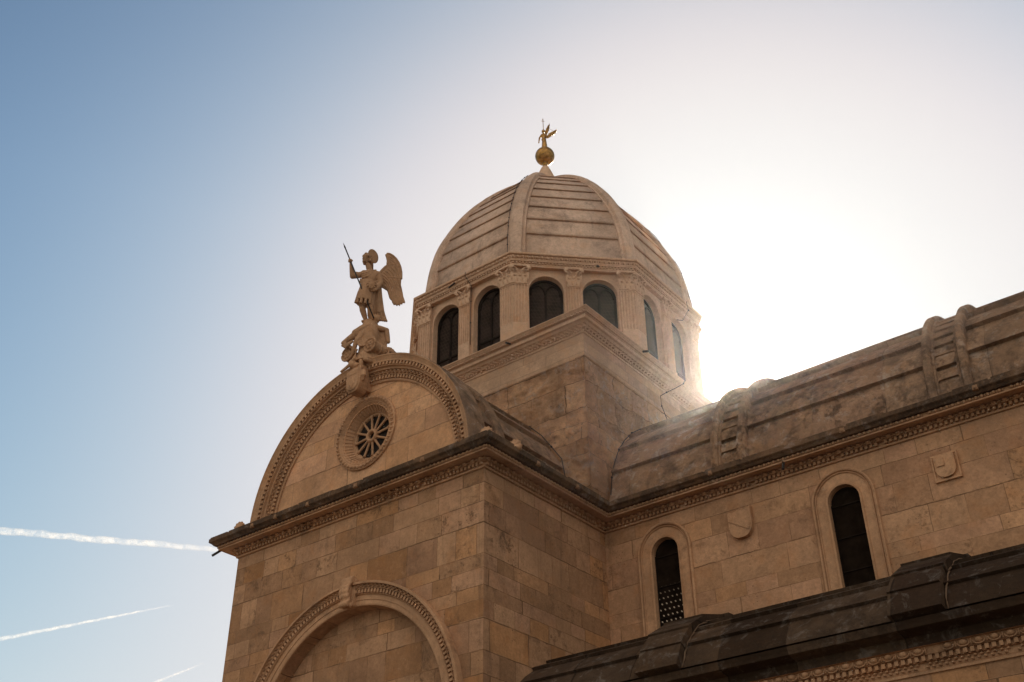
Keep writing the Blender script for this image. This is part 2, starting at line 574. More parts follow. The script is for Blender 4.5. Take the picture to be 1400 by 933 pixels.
# path = plan polyline, outward side on its right hand
def mitre(path, o, closed=False):
    res = []
    n = len(path)
    for k in range(n):
        p = V((path[k][0], path[k][1], 0))
        dirs = []
        if closed or k > 0:
            a = path[(k - 1) % n]
            dirs.append((p - V((a[0], a[1], 0))).normalized())
        if closed or k < n - 1:
            b = path[(k + 1) % n]
            dirs.append((V((b[0], b[1], 0)) - p).normalized())
        ns = [V((d.y, -d.x, 0)) for d in dirs]
        if len(ns) == 1:
            off = ns[0] * o
        else:
            m = (ns[0] + ns[1]).normalized()
            off = m * (o / max(0.2, m.dot(ns[0])))
        res.append(p + off)
    return res


def sweep(mb, path, prof, closed=False, mis=None):
    cols = [[p + UP * z for p in mitre(path, o, closed)] for o, z in prof]
    m = len(path)
    for k in range(m if closed else m - 1):
        k2 = (k + 1) % m
        for j in range(len(prof) - 1):
            mb.quad(cols[j][k], cols[j][k2], cols[j + 1][k2], cols[j + 1][k], mis[j] if mis else 0)


def row(mb, path, o, z, spacing, fn, closed=False, segs=None):
    pts = mitre(path, o, closed)
    m = len(path)
    for k in range(m if closed else m - 1):
        if segs is not None and k not in segs:
            continue
        a, b = pts[k], pts[(k + 1) % m]
        L = (b - a).length
        T = (b - a).normalized()
        N = V((T.y, -T.x, 0))
        cnt = max(1, round(L / spacing))
        w = L / cnt
        for i in range(cnt):
            if random.random() < 0.025:
                continue
            fn(mb, a + T * (w * (i + 0.5)) + UP * z, T, N, UP, w)


def egg(h, out=0.05, mi=0, frame=True):
    def f(mb, P, T, N, U, w):
        j = random.uniform(0.92, 1.06)
        mb.ell(P, T, N, U, w * 0.27 * j, out * 1.25, h * 0.46 * j, 8, 6, mi)
        if frame:
            pts = [P + T * (w * 0.41 * cos(a)) + U * (h * 0.62 * sin(a) + h * 0.08) + N * (out * 0.3)
                   for a in [pi * (-0.02 - 0.96 * k / 8) for k in range(9)]]
            mb.tube(pts, w * 0.05, 5, mi)
            Q = P + T * (w * 0.5)
            mb.ell(Q - U * h * 0.05 + N * out * 0.2, T, N, U, w * 0.05, out * 0.5, h * 0.5, 5, 4, mi)
    return f


def dentil(h, out, fill=0.58, mi=0):
    def f(mb, P, T, N, U, w):
        mb.obox(P + N * (out / 2), T, N, U, w * fill / 2 * random.uniform(0.93, 1.05), out / 2, h / 2, mi)
    return f


def leafy(h, out, mi=0):
    def f(mb, P, T, N, U, w):
        mb.ell(P, T, N, U, w * 0.34, out, h * 0.55, 6, 5, mi)
        mb.ell(P + T * (w * 0.5) - U * h * 0.1, T, N, U, w * 0.13, out * 0.8, h * 0.45, 5, 4, mi)
    return f


def guilloche(h, out, mi=0):
    def f(mb, P, T, N, U, w):
        for s_ in (-1, 1):
            mb.ell(P + U * (h * 0.26 * s_) + T * (w * 0.25 * s_), (T + U * 0.35 * s_).normalized(), N,
                   (U - T * 0.35 * s_).normalized(), w * 0.3, out, h * 0.2, 6, 5, mi)
    return f


def sculpt(name, mb, mat, parent, voxel=0.02, smooth=2, it=0.5):
    """fuse the overlapping closed shells of mb into one continuous carved surface"""
    me = bpy.data.meshes.new(name)
    me.from_pydata(mb.v, [], mb.f)
    tmp = bpy.data.objects.new(name, me)
    COL.objects.link(tmp)
    r = tmp.modifiers.new('r', 'REMESH')
    r.mode = 'VOXEL'
    r.voxel_size = voxel
    r.use_smooth_shade = True
    if smooth:
        sm = tmp.modifiers.new('s', 'SMOOTH')
        sm.factor = it
        sm.iterations = smooth
    dg = bpy.context.evaluated_depsgraph_get()
    dg.update()
    out = bpy.data.meshes.new_from_object(tmp.evaluated_get(dg))
    out.name = name
    bpy.data.objects.remove(tmp)
    bpy.data.meshes.remove(me)
    out.materials.clear()
    out.materials.append(mat)
    for p in out.polygons:
        p.use_smooth = True
    return link(name, out, parent)


# ------------------------------------------------------------------ ground
g = MB()
g.quad((-9000, -9000, GZ), (9000, -9000, GZ), (9000, 9000, GZ), (-9000, 9000, GZ))
go = g.build('ground', M['ground'])
go['kind'] = 'structure'
go['label'] = 'pale stone paving of the square around the cathedral'
go['category'] = 'ground'

# ------------------------------------------------------------------ main dimensions
CX, CY = -4.009, 8.412            # axis of the dome and of both barrel vaults
WL, D, HC, OV = 8.556, 4.904, 0.513, 0.597
XE = 17.0                         # east end of what is built of the nave
TH = 3.993                        # half width of the crossing tower
TX0, TX1, TY0, TY1 = CX - 4.24, 0.231, 4.040, CY + 4.37
BR, BZ = 3.45, 0.65               # barrel radius and axis height
cath = empty('cathedral', (CX, CY, GZ), 'large warm limestone cathedral with an octagonal ribbed dome and barrel-vaulted stone roofs', 'cathedral')
X_, Y_ = V((1, 0, 0)), V((0, 1, 0))
S_ = V((0, -1, 0))

# ------------------------------------------------------------------ walls
ARX, ARZ = CX, -5.416
m = MB()
blind = arch_poly(ARX, ARZ, 2.99, GZ, 40)
m.holed([(-WL, GZ), (0, GZ), (0, 0.40), (-WL, 0.40)], [[(p[0], p[1]) if p[1] > GZ else (p[0], GZ + 0.01) for p in blind]],
        V((0, 0, 0)), X_, UP, S_, 0.36)
m.quad((ARX - 3.2, 0.36, GZ), (ARX + 3.2, 0.36, GZ), (ARX + 3.2, 0.36, -2.2), (ARX - 3.2, 0.36, -2.2))
m.quad((0, 0, GZ), (0, D, GZ), (0, D, 0.40), (0, 0, 0.40))
m.quad((-WL, 0, GZ), (-WL, 9.0, GZ), (-WL, 9.0, 0.40), (-WL, 0, 0.40))
m.build('transept_wall', M['wall'], cath)

NWX = (1.732, 6.428, 11.75)
NW_R, NW_S, NW_B = 0.376, -0.935, -3.75
m = MB()
m.holed([(0, -9), (XE, -9), (XE, 0.40), (0, 0.40)], [arch_poly(x, NW_S, NW_R, NW_B, 20) for x in NWX],
        V((0, D, 0)), X_, UP, S_, 0.20)
m.quad((XE, D, GZ), (XE, 2 * CY - D, GZ), (XE, 2 * CY - D, 0.6), (XE, D, 0.6))
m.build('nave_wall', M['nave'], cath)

# nave windows
for x in NWX:
    f = MB()
    r0, r1 = NW_R, 0.76
    prof = [(r0 - 0.002, -0.10), (r0 + 0.0, 0.018), (r0 + 0.045, 0.03), (r0 + 0.055, 0.0), (0.645, 0.012), (0.65, 0.045), (0.665, 0.05), (0.675, 0.02), (0.69, 0.02), (0.70, 0.07), (0.73, 0.085), (0.755, 0.06), (r1, -0.02)]
    rows = []
    for a in [0] + [pi * k / 28 for k in range(29)] + [pi]:
        pass
    def fr(u, w, d):
        return V((x + u, D - d, w))
    rows.append([fr(r, NW_B, d) for r, d in prof])
    for k in range(29):
        a = pi * k / 28
        rows.append([fr(r * cos(a), NW_S + r * sin(a), d) for r, d in prof])
    rows.append([fr(-r, NW_B, d) for r, d in prof])
    f.strip(rows, True)
    # joints of the surround stones
    fo = f.build('window_frame', M['frame'], cath)
    for p in fo.data.polygons:
        p.use_smooth = False
    g = MB()
    g.prism(arch_poly(x, NW_S, NW_R - 0.004, NW_B + 0.003, 20), V((0, D + 0.17, 0)), X_, UP, S_, 0, 0.008)
    g.build('pane', M['glass_sky_dots'] if x < 3 else M['glassplain'], fo, uvf=lambda p: (p.x - x, p.z))
    b = MB()
    for zz in (-0.98, -1.75, -2.52, -3.29):
        b.box(x - NW_R, x + NW_R, D + 0.135, D + 0.155, zz - 0.012, zz + 0.012)
    for sx in (-1, 1):
        b.box(x + sx * (NW_R - 0.006) - 0.012, x + sx * (NW_R - 0.006) + 0.012, D + 0.13, D + 0.158, NW_B, NW_S)
    b.build('glazing_bar', M['lead'], fo)

# aisle
AY = 1.55
m = MB()
m.quad((0, AY, GZ), (XE, AY, GZ), (XE, AY, -5.5), (0, AY, -5.5))
m.quad((XE, AY, GZ), (XE, D, GZ), (XE, D, -5.5), (XE, AY, -5.5))
m.build('aisle_wall', M['wall'], cath)

# ------------------------------------------------------------------ cornices
def main_rows(mb, path, segs):
    row(mb, path, 0.018, 0.109, 0.115, dentil(0.072, 0.075, 0.55), segs=segs)
    row(mb, path, 0.12, 0.196, 0.235, egg(0.088, 0.055), segs=segs)
    row(mb, path, 0.405, 0.29, 0.125, leafy(0.07, 0.05), segs=segs)


PROF = [(0.0, 0.005), (0.045, 0.008), (0.05, 0.045), (0.03, 0.055), (0.02, 0.07), (0.02, 0.146), (0.10, 0.148), (0.105, 0.156), (0.07, 0.165),
        (0.10, 0.238), (0.19, 0.242), (0.195, 0.235), (0.37, 0.230), (0.385, 0.212), (0.40, 0.216), (0.40, 0.245), (0.385, 0.252),
        (0.40, 0.325), (0.46, 0.33), (0.47, 0.325), (0.49, 0.325), (0.535, 0.375), (0.575, 0.40), (OV - 0.01, 0.405), (OV, 0.42), (OV, HC), (-0.35, HC + 0.02)]
mis = [0] * 17 + [1] * 9
path = [(-WL, 9.0), (-WL, 0), (0, 0), (0, D), (XE, D)]
m = MB()
sweep(m, path, PROF, mis=mis)
main_rows(m, path, [0, 1, 2, 3])
co = m.build('cornice', [M['trim'], M['gutter']], cath)
# broken, patched gutter blocks along the top edge
for seg, (ax, ay, tx, ty, L) in enumerate([(-WL - OV, -OV, 1, 0, WL + 2 * OV), (OV, -OV, 0, 1, D), (OV, D - OV, 1, 0, XE - OV)]):
    s_ = 0.02
    while s_ < L - 0.2:
        w = min(random.uniform(0.7, 1.5), L - s_ - 0.01)
        if random.random() < 0.8 and w > 0.25:
            T = V((tx, ty, 0))
            N = V((ty, -tx, 0))
            hh = random.uniform(0.012, 0.045)
            c = V((ax, ay, HC + hh / 2)) + T * (s_ + w / 2) - N * 0.12
            b = MB()
            b.obox(c, T, N, UP, w / 2 - random.uniform(0.012, 0.05), 0.115, hh / 2 + 0.008)
            b.build('gutter_slab', M['gutter'], co)
        s_ += w
for (x, y, N, T) in [(-7.4, -0.575, S_, X_), (-6.5, -0.575, S_, X_), (-5.3, -0.575, S_, X_), (-3.6, -0.575, S_, X_), (-1.4, -0.575, S_, X_), (0.575, 1.3, X_, Y_), (0.575, 2.9, X_, Y_),
                     (3.5, D - 0.575, S_, X_), (6.9, D - 0.575, S_, X_), (9.9, D - 0.575, S_, X_)]:
    P = V((x, y, 0.435))
    lc = MB()
    w_ = random.uniform(0.04, 0.075)
    lc.obox(P, T, N, UP, w_, 0.035, 0.055, taper=0.8)
    lc.ell(P + N * 0.03 - UP * 0.015, T, N, UP, w_ * 0.7, 0.03, 0.035, 8, 6)
    lc.build('lion_mask', M['mask'], co)

# tower cornice
T0, T1, TOV = 5.718, 6.310, 0.404
TP = [(0.0, 0.0), (0.03, 0.003), (0.035, 0.05), (0.03, 0.06), (0.03, 0.115), (0.085, 0.12), (0.06, 0.13), (0.10, 0.225), (0.15, 0.235), (0.155, 0.25),
      (0.19, 0.295), (0.245, 0.315), (0.25, 0.322), (0.25, 0.425), (0.27, 0.43), (0.275, 0.44), (0.335, 0.505), (0.35, 0.51), (0.36, 0.53), (0.395, 0.56), (TOV, 0.565), (TOV, 0.592), (-0.2, 0.605)]
tpath = [(TX0, TY0), (TX1, TY0), (TX1, TY1), (TX0, TY1)]
m = MB()
sweep(m, tpath, [(o, T0 + z) for o, z in TP], closed=True)
row(m, tpath, 0.028, T0 + 0.088, 0.10, dentil(0.055, 0.055, 0.55), closed=True, segs=[0, 1])
row(m, tpath, 0.095, T0 + 0.178, 0.16, guilloche(0.115, 0.055), closed=True, segs=[0, 1])
row(m, tpath, 0.31, T0 + 0.472, 0.11, leafy(0.06, 0.045), closed=True, segs=[0, 1])
m.quad((TX0 + 0.1, TY0 + 0.1, T1 + 0.01), (TX1 - 0.1, TY0 + 0.1, T1 + 0.01), (TX1 - 0.1, TY1 - 0.1, T1 + 0.01), (TX0 + 0.1, TY1 - 0.1, T1 + 0.01))
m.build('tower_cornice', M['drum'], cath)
m = MB()
ZR = 4.98
def rough_wall(mb, a, b, z0, z1, step=0.055):
    a, b = V(a), V(b)
    T = (b - a).normalized()
    N = V((T.y, -T.x, 0))
    L = (b - a).length
    nu, nv = int(L / step), int((z1 - z0) / step)
    ids = []
    for j in range(nv + 1):
        z = z0 + (z1 - z0) * j / nv
        r = []
        for i in range(nu + 1):
            p = a + T * (L * i / nu) + UP * z
            d = 0.055 * fractal(p * 1.7, 0.9, 2.1, 5) + 0.05 * abs(fractal(p * 5.5, 0.8, 2.0, 3)) + 0.035 * (cell(V((p.x * 1.35 + p.y * 1.35, p.z * 2.2 + 0.3 * pnoise(p * 1.5), 0))) - 0.5)
            e = min(1, (nv - j) / 3.0, min(i, nu - i) / 2.0 + 0.25)
            r.append(mb.vert(p + N * (0.02 - 0.07 * e + d * e)))
        ids.append(r)
    for j in range(nv):
        for i in range(nu):
            mb.face((ids[j][i], ids[j][i + 1], ids[j + 1][i + 1], ids[j + 1][i]), True)


rough_wall(m, (TX0, TY0, 0), (TX1, TY0, 0), 0.3, ZR)
rough_wall(m, (TX1, TY0, 0), (TX1, TY1, 0), 0.3, ZR)
m.quad((TX0, TY0, 0.3), (TX0, TY1, 0.3), (TX0, TY1, ZR), (TX0, TY0, ZR))
m.quad((TX0, TY1, 0.3), (TX1, TY1, 0.3), (TX1, TY1, ZR), (TX0, TY1, ZR))
m.build('tower_wall', M['rubble'], cath)
m = MB()
sweep(m, tpath, [(-0.05, ZR - 0.02), (0.012, ZR), (0.012, 5.31), (0.004, 5.315), (0.004, T0 + 0.02)], closed=True)
m.build('tower_frieze', M['tower'], cath)

# aisle cornice (deep dark overhanging slab, egg and dart, dentils, laurel)
apath = [(0.004, AY), (XE, AY)]
AP = [(0.0, -6.02), (0.04, -6.015), (0.045, -5.97), (0.02, -5.96), (0.03, -5.94), (0.04, -5.84), (0.10, -5.83), (0.07, -5.82), (0.07, -5.735), (0.135, -5.73), (0.10, -5.72),
      (0.14, -5.60), (0.22, -5.595), (0.225, -5.52), (0.25, -5.43), (0.56, -5.37), (0.57, -5.31), (0.60, -5.23), (0.1, -5.18)]
m = MB()
sweep(m, apath, AP, mis=[0] * 12 + [1] * 6)
row(m, apath, 0.06, -5.89, 0.11, guilloche(0.10, 0.05))
row(m, apath, 0.068, -5.778, 0.12, dentil(0.08, 0.065, 0.55))
row(m, apath, 0.15, -5.66, 0.26, egg(0.115, 0.065))
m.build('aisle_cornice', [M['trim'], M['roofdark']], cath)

# ------------------------------------------------------------------ barrel roofs of overlapping stone slabs
def barrel_profile(angles, r, lap=0.115):
    """(angle, radius) from the springing upwards, each course overlapping the one below it"""
    out = []
    for k in range(len(angles) - 1):
        a0, a1 = angles[k], angles[k + 1]
        n = max(2, int((a1 - a0) / 0.09))
        for j in range(n + 1):
            t = j / n
            out.append((a0 + (a1 - a0) * t, r + lap * (1 - t)))
    return out


def full_courses():
    half = [radians(a) for a in (1, 18, 33.5, 48, 61, 73.5, 84)]
    return half


def nave_pt(x, ang, r):
    return V((x, CY - r * cos(ang), BZ + r * sin(ang)))


def tran_pt(y, ang, r):
    return V((CX + r * cos(ang), y, BZ + r * sin(ang)))


def barrel(fn, s0, s1, mb):
    half = full_courses()
    prof = barrel_profile(half, BR)
    top = [(half[-1], BR + 0.11), (half[-1], BR + 0.11), (pi / 2, BR + 0.12)]
    pr = prof + top
    pr = pr + [(pi - a, r) for a, r in pr[::-1]]
    n = max(1, int((s1 - s0) / 1.4))
    rows = []
    for k in range(n + 1):
        s_ = s0 + (s1 - s0) * k / n
        rows.append([fn(s_, a, r) for a, r in pr])
    mb.strip(rows, False)
    for s_ in (s0, s1):
        pass


m = MB()
barrel(nave_pt, TX1 + 0.004, XE, m)
for y in (D, 2 * CY - D):
    m.quad((TX1, y, HC + 0.005), (XE, y, HC + 0.005), (XE, y, BZ + 0.12), (TX1, y, BZ + 0.12))
m.prism([(CY + q[0], q[1]) for q in arc(0, BZ, BR + 0.02, 0, pi, 30)], V((XE, 0, 0)), Y_, UP, X_, -0.01, 0.0)
nroof = m.build('nave_roof', M['roof'], cath)
m = MB()
barrel(tran_pt, 0.30, TY0 - 0.004, m)
troof = m.build('transept_roof', M['roof'], cath)


def roof_rib(fn, s0, s1, parent, a0=radians(-1.8)):
    """two raised bands with a slatted sunken strip between them"""
    mb = MB()
    w = s1 - s0
    n = 44
    bw = 0.2 * w
    A = [a0 + (pi - 2 * a0) * k / n for k in range(n + 1)]
    for lo, hi in ((s0, s0 + bw), (s1 - bw, s1)):
        rows = []
        for a in A:
            rows.append([fn(lo, a, BR - 0.05), fn(lo, a, BR + 0.2), fn(lo + bw * 0.2, a, BR + 0.27), fn(hi - bw * 0.2, a, BR + 0.27), fn(hi, a, BR + 0.2), fn(hi, a, BR - 0.05)])
        mb.strip(rows, False)
        mid = (lo + hi) / 2
    # inner thin frames
    for lo in (s0 + bw, s1 - bw - 0.06 * w):
        rows = [[fn(lo, a, BR), fn(lo, a, BR + 0.15), fn(lo + 0.06 * w, a, BR + 0.15), fn(lo + 0.06 * w, a, BR)] for a in A]
        mb.strip(rows, False)
    # slats between slots
    i0, i1 = s0 + 0.26 * w, s1 - 0.26 * w
    nsl = 13
    step = (pi / 2 - 0.05) / nsl * 2
    a = 0.045
    edges = []
    while a < pi - 0.05:
        edges.append(a)
        a += 0.105
    for k, a in enumerate(edges):
        e = a + 0.068
        rows = [[fn(i0, q, BR + 0.03), fn(i0, q, BR + 0.12), fn(i1, q, BR + 0.12), fn(i1, q, BR + 0.03)] for q in (a, (a + e) / 2, e)]
        mb.strip(rows, False)
        for q in (a, e):
            mb.quad(fn(i0, q, BR + 0.03), fn(i0, q, BR + 0.12), fn(i1, q, BR + 0.12), fn(i1, q, BR + 0.03))
        # rounded slot ends
        for s_, sg in ((i0, 1), (i1, -1)):
            for q, dq in ((e, 1), (e + 0.037, -1)):
                P = [fn(s_, q, BR + 0.119), fn(s_ + sg * 0.035, q, BR + 0.119), fn(s_, q + dq * 0.012, BR + 0.119)]
                mb.face([mb.vert(p) for p in P])
    # bottom of the slots: recess shade put into the colour with the blackened stone
    rows = [[fn(i0 - 0.01, a, BR + 0.035), fn(i1 + 0.01, a, BR + 0.035)] for a in A]
    mb.strip(rows, True, 1)
    return mb.build('roof_rib', [M['roof'], M['gutter']], parent)


for x0, x1 in ((3.32, 4.28), (8.80, 9.79), (14.2, 15.2)):
    roof_rib(nave_pt, x0, x1, nroof)
mb = MB()
A = [radians(-1.8) + (pi + radians(3.6)) * k / 44 for k in range(45)]
mb.strip([[tran_pt(1.05, a, BR - 0.02), tran_pt(1.05, a, BR + 0.17), tran_pt(1.12, a, BR + 0.2), tran_pt(1.33, a, BR + 0.2), tran_pt(1.4, a, BR + 0.17), tran_pt(1.4, a, BR - 0.02)] for a in A])
mb.build('roof_rib', M['roof'], troof)

# aisle roof: quarter barrel of slabs against the nave wall
APF = [(1.02, -5.22), (1.10, -4.98), (1.27, -4.70), (1.48, -4.47), (1.78, -4.235), (2.13, -4.045), (2.6, -3.87), (3.1, -3.74), (3.7, -3.65), (4.3, -3.62), (D, -3.60)]


def apt(t):
    k = min(int(t), len(APF) - 2)
    f = t - k
    return APF[k][0] * (1 - f) + APF[k + 1][0] * f, APF[k][1] * (1 - f) + APF[k + 1][1] * f


def aprof(t, h):
    y, z = apt(t)
    y2, z2 = apt(min(t + 0.3, 10))
    y1, z1 = apt(max(t - 0.3, 0))
    d = V((0, y2 - y1, z2 - z1)).normalized()
    return V((0, y, z)) + V((0, -d.z, d.y)) * h


m = MB()
pr = []
for t0, t1 in ((0, 2.0), (2.0, 3.8), (3.8, 5.2), (5.2, 7.5), (7.5, 10)):
    for k in range(5):
        t = t0 + (t1 - t0) * k / 4
        pr.append(aprof(t, 0.0 + 0.075 * (1 - k / 4)))
pr = [V((0, 1.25, -5.19))] + pr
m.strip([[V((x, p.y, p.z)) for p in pr] for x in [0.003 + (XE - 0.003) * k / 12 for k in range(13)]])
cap_ = [(p.y, p.z) for p in pr] + [(D, -5.6), (1.25, -5.6)]
m.prism(cap_, V((XE, 0, 0)), Y_, UP, X_, -0.01, 0.0)
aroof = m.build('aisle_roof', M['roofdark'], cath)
for x0, x1 in ((3.18, 4.12), (8.30, 9.25), (13.2, 14.1)):
    mb = MB()
    ts = [0.0, 1.7, 3.2, 5.0, 7.2, 9.6]
    for k in range(len(ts) - 1):
        a0, a1 = aprof(ts[k], 0.24), aprof(ts[k + 1] - 0.02, 0.20)
        b0, b1 = aprof(ts[k], -0.05), aprof(ts[k + 1] - 0.02, -0.05)
        jl, jr = random.uniform(-0.015, 0.015), random.uniform(-0.02, 0.02)
        L = [V((x0 + jl, p.y, p.z)) for p in (b0, a0, a1, b1)]
        Rr = [V((x1 + jr, p.y, p.z)) for p in (b0, a0, a1, b1)]
        for q in (L, Rr):
            mb.quad(*q)
        for j in range(4):
            mb.quad(L[j], L[(j + 1) % 4], Rr[(j + 1) % 4], Rr[j])
        # mortar fillet at the side of the block
        pts = [V((x1 + 0.03 + random.uniform(-0.01, 0.03), p.y, p.z)) for p in [aprof(ts[k] + (ts[k + 1] - ts[k]) * q, 0.05 + random.uniform(0, 0.04)) for q in (0, 0.25, 0.5, 0.75, 1)]]
        mb.tube(pts, [random.uniform(0.006, 0.022) for _ in pts], 5, 1)
    mb.build('roof_rib', [M['roofdark'], M['mortar']], aroof)

# ------------------------------------------------------------------ gable: round lunette over the transept front
LZ, LR, LI = 0.463, 3.83, 3.16
m = MB()
hole = [(p[0], p[1]) for p in arc(-3.94, 2.25, 0.80, 0, 2 * pi, 48)[:-1]]
outer = [(CX - LR + 0.05, LZ + 0.03)] + [(CX + LR - 0.05, LZ + 0.03)] + arc(CX, LZ, LR - 0.05, 0.02, pi - 0.02, 60)
m.holed(outer, [hole], V((0, -0.02, 0)), X_, UP, S_, 0.34)
m.holed(outer, [], V((0, 0.34, 0)), X_, UP, S_)
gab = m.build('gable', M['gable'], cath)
# archivolt
pr = [(LI, 0.0), (LI, 0.06), (LI + 0.03, 0.08), (LI + 0.06, 0.07), (LI + 0.065, 0.045), (LI + 0.165, 0.045), (LI + 0.17, 0.11), (LI + 0.185, 0.115), (LI + 0.19, 0.085), (LI + 0.30, 0.10), (LI + 0.305, 0.165), (LI + 0.31, 0.17),
      (LI + 0.36, 0.175), (LI + 0.37, 0.245), (LI + 0.39, 0.25), (LI + 0.392, 0.215), (LI + 0.48, 0.22), (LI + 0.485, 0.28), (LI + 0.50, 0.285), (LI + 0.53, 0.285), (LI + 0.61, 0.325), (LI + 0.63, 0.345), (LR - 0.015, 0.35), (LR, 0.335), (LR, -0.36), (LR - 0.3, -0.365)]
A = [0.012 + (pi - 0.024) * k / 72 for k in range(73)]
m = MB()
m.strip([[V((CX + r * cos(a), -d, LZ + r * sin(a))) for r, d in pr] for a in A], mis=[0] * (len(pr) - 4) + [1, 1, 1])


def arc_row(mb, r, d, spacing, fn, cx, cz, a0=0.02, a1=pi - 0.02, skip=None):
    n = int(r * (a1 - a0) / spacing)
    for k in range(n):
        a = a0 + (a1 - a0) * (k + 0.5) / n
        if skip and skip[0] < a < skip[1]:
            continue
        U = V((cos(a), 0, sin(a)))
        T = V((-sin(a), 0, cos(a)))
        fn(mb, V((cx, -d, cz)) + U * r, T, S_, U, r * (a1 - a0) / n)


arc_row(m, LI + 0.115, 0.043, 0.115, dentil(0.08, 0.07, 0.55), CX, LZ)
arc_row(m, LI + 0.245, 0.115, 0.15, guilloche(0.10, 0.055), CX, LZ)
arc_row(m, LI + 0.437, 0.213, 0.13, dentil(0.085, 0.065, 0.5), CX, LZ)
m.build('archivolt', [M['trim'], M['roof']], gab)
# antefixes at the feet of the gable
for x, y in ((0.32, -0.35), (-8.15, -0.42), (0.45, 0.55)):
    mb = MB()
    c = V((x, y, HC + 0.03))
    for k in range(7):
        a = pi * (k + 0.5) / 7
        mb.ell(c + V((0.13 * cos(a), 0, 0.16 * sin(a))), V((-sin(a), 0, cos(a))), Y_, V((cos(a), 0, sin(a))), 0.05, 0.07, 0.12, 8, 6)
    mb.ell(c + V((0, -0.05, 0.08)), X_, Y_, UP, 0.09, 0.08, 0.08, 10, 8)
    mb.ell(c, X_, Y_, UP, 0.22, 0.14, 0.08, 10, 6)
    sculpt('antefix', mb, M['trim'], gab, 0.016, 2)

# rose window
RX, RZ = -3.94, 2.25
ro = MB()
pr = [(1.05, -0.01), (1.05, 0.05), (1.02, 0.07), (0.93, 0.075), (0.91, 0.06), (0.895, 0.04), (0.88, 0.05), (0.86, 0.03), (0.66, -0.20), (0.655, -0.215), (0.62, -0.22), (0.60, -0.24), (0.585, -0.27), (0.58, -0.33)]
ro.strip([[V((RX + r * cos(a), -0.02 - d, RZ + r * sin(a))) for r, d in pr] for a in [2 * pi * k / 72 for k in range(72)]], False, closed=True)
arc_row(ro, 0.975, 0.095, 0.125, leafy(0.095, 0.045), RX, RZ, 0, 2 * pi)
n = 46
for k in range(n):
    a = 2 * pi * k / n
    U = V((cos(a), 0, sin(a)))
    T = V((-sin(a), 0, cos(a)))
    c = V((RX, -0.02 + 0.085, RZ)) + U * 0.765
    ax = (U * 0.2 + V((0, -0.23, 0))).normalized()
    ro.obox(c, T, ax.cross(T), ax, 0.026, 0.022, 0.125)
rose = ro.build('rose_window', M['trim'], gab)
sp = MB()
for k in range(12):
    a = 2 * pi * k / 12 + 0.1
    U = V((cos(a), 0, sin(a)))
    p0, p1 = V((RX, 0.20, RZ)) + U * 0.12, V((RX, 0.20, RZ)) + U * 0.6
    sp.tube([p0, p0 + U * 0.05, p1 - U * 0.06, p1], [0.05, 0.034, 0.034, 0.055], 7)
sp.strip([[V((RX + r * cos(a), 0.20 - d, RZ + r * sin(a))) for r, d in [(0.105, -0.04), (0.105, 0.05), (0.13, 0.075), (0.17, 0.07), (0.195, 0.03), (0.195, -0.04)]] for a in [2 * pi * k / 28 for k in range(28)]], True, closed=True)
for k in range(12):
    a = 2 * pi * (k + 0.5) / 12 + 0.1
sp.build('spokes', M['trim'], rose)
gl = MB()
gl.prism(arc(RX, RZ, 0.63, 0, 2 * pi, 40)[:-1], V((0, 0.27, 0)), X_, UP, S_, 0, 0.01)
gl.build('pane', M['oculus'], rose)

# blind arch on the transept front
pr = [(2.99, -0.36), (2.992, 0.04), (3.02, 0.055), (3.115, 0.058), (3.12, 0.075), (3.235, 0.08), (3.24, 0.115), (3.255, 0.13), (3.265, 0.075), (3.37, 0.075), (3.375, 0.14), (3.39, 0.145), (3.395, 0.115), (3.465, 0.13), (3.475, 0.21), (3.525, 0.21), (3.535, 0.19), (3.535, -0.01)]
m = MB()
AB = [-0.0 + pi * k / 72 for k in range(73)]
rows = [[V((ARX + r, -d, GZ)) for r, d in pr]] + [[V((ARX + r * cos(a), -d, ARZ + r * sin(a))) for r, d in pr] for a in AB] + [[V((ARX - r, -d, GZ)) for r, d in pr]]
m.strip(rows)
SK = (pi / 2 - 0.045, pi / 2 + 0.075)
arc_row(m, 3.319, 0.073, 0.105, dentil(0.085, 0.06, 0.55), ARX, ARZ, 0, pi)
arc_row(m, 3.431, 0.13, 0.14, guilloche(0.075, 0.055), ARX, ARZ, 0, pi)
barch = m.build('blind_arch', M['trim'], cath)
k_ = MB()
kx = ARX + 0.0
U0 = V((kx, 0, ARZ))
poly = [(-0.10, 2.97), (0.16, 2.97), (0.19, 3.3), (0.22, 3.62), (-0.16, 3.62), (-0.13, 3.3)]
k_.prism(poly, V((kx, 0, ARZ)), X_, UP, S_, -0.02, 0.16)
k_.tube([V((kx - 0.12, -0.3, ARZ + 3.0)), V((kx + 0.15, -0.3, ARZ + 3.0))], 0.07, 10)
k_.tube([V((kx - 0.16, -0.2, ARZ + 3.6)), V((kx + 0.2, -0.2, ARZ + 3.6))], 0.1, 10)
for j in range(7):
    t = j / 6
    P = V((kx + 0.02, -0.2 - 0.14 * sin(pi * t), ARZ + 3.0 + 0.6 * t))
    for sx in (-1, 0, 1):
        k_.ell(P + X_ * (sx * 0.10) - Y_ * (0.03 if sx == 0 else 0), X_, Y_, UP, 0.06, 0.05, 0.08, 8, 6)
k_.ell(V((kx + 0.02, -0.24, ARZ + 3.3)), X_, Y_, UP, 0.13, 0.1, 0.34, 10, 8)
sculpt('keystone', k_, M['trim'], barch, 0.016, 2)

# ------------------------------------------------------------------ drum
AW, AP_, AC = 4.47, 4.585, 4.80
ZD0, ZD1 = 6.20, 9.05
face_az = [radians(-90 + 45 * k) for k in range(8)]        # outward direction of each face


def face_frame(k):
    a = face_az[k]
    N = V((cos(a), sin(a), 0))
    return V((CX, CY, 0)), V((-sin(a), cos(a), 0)), N


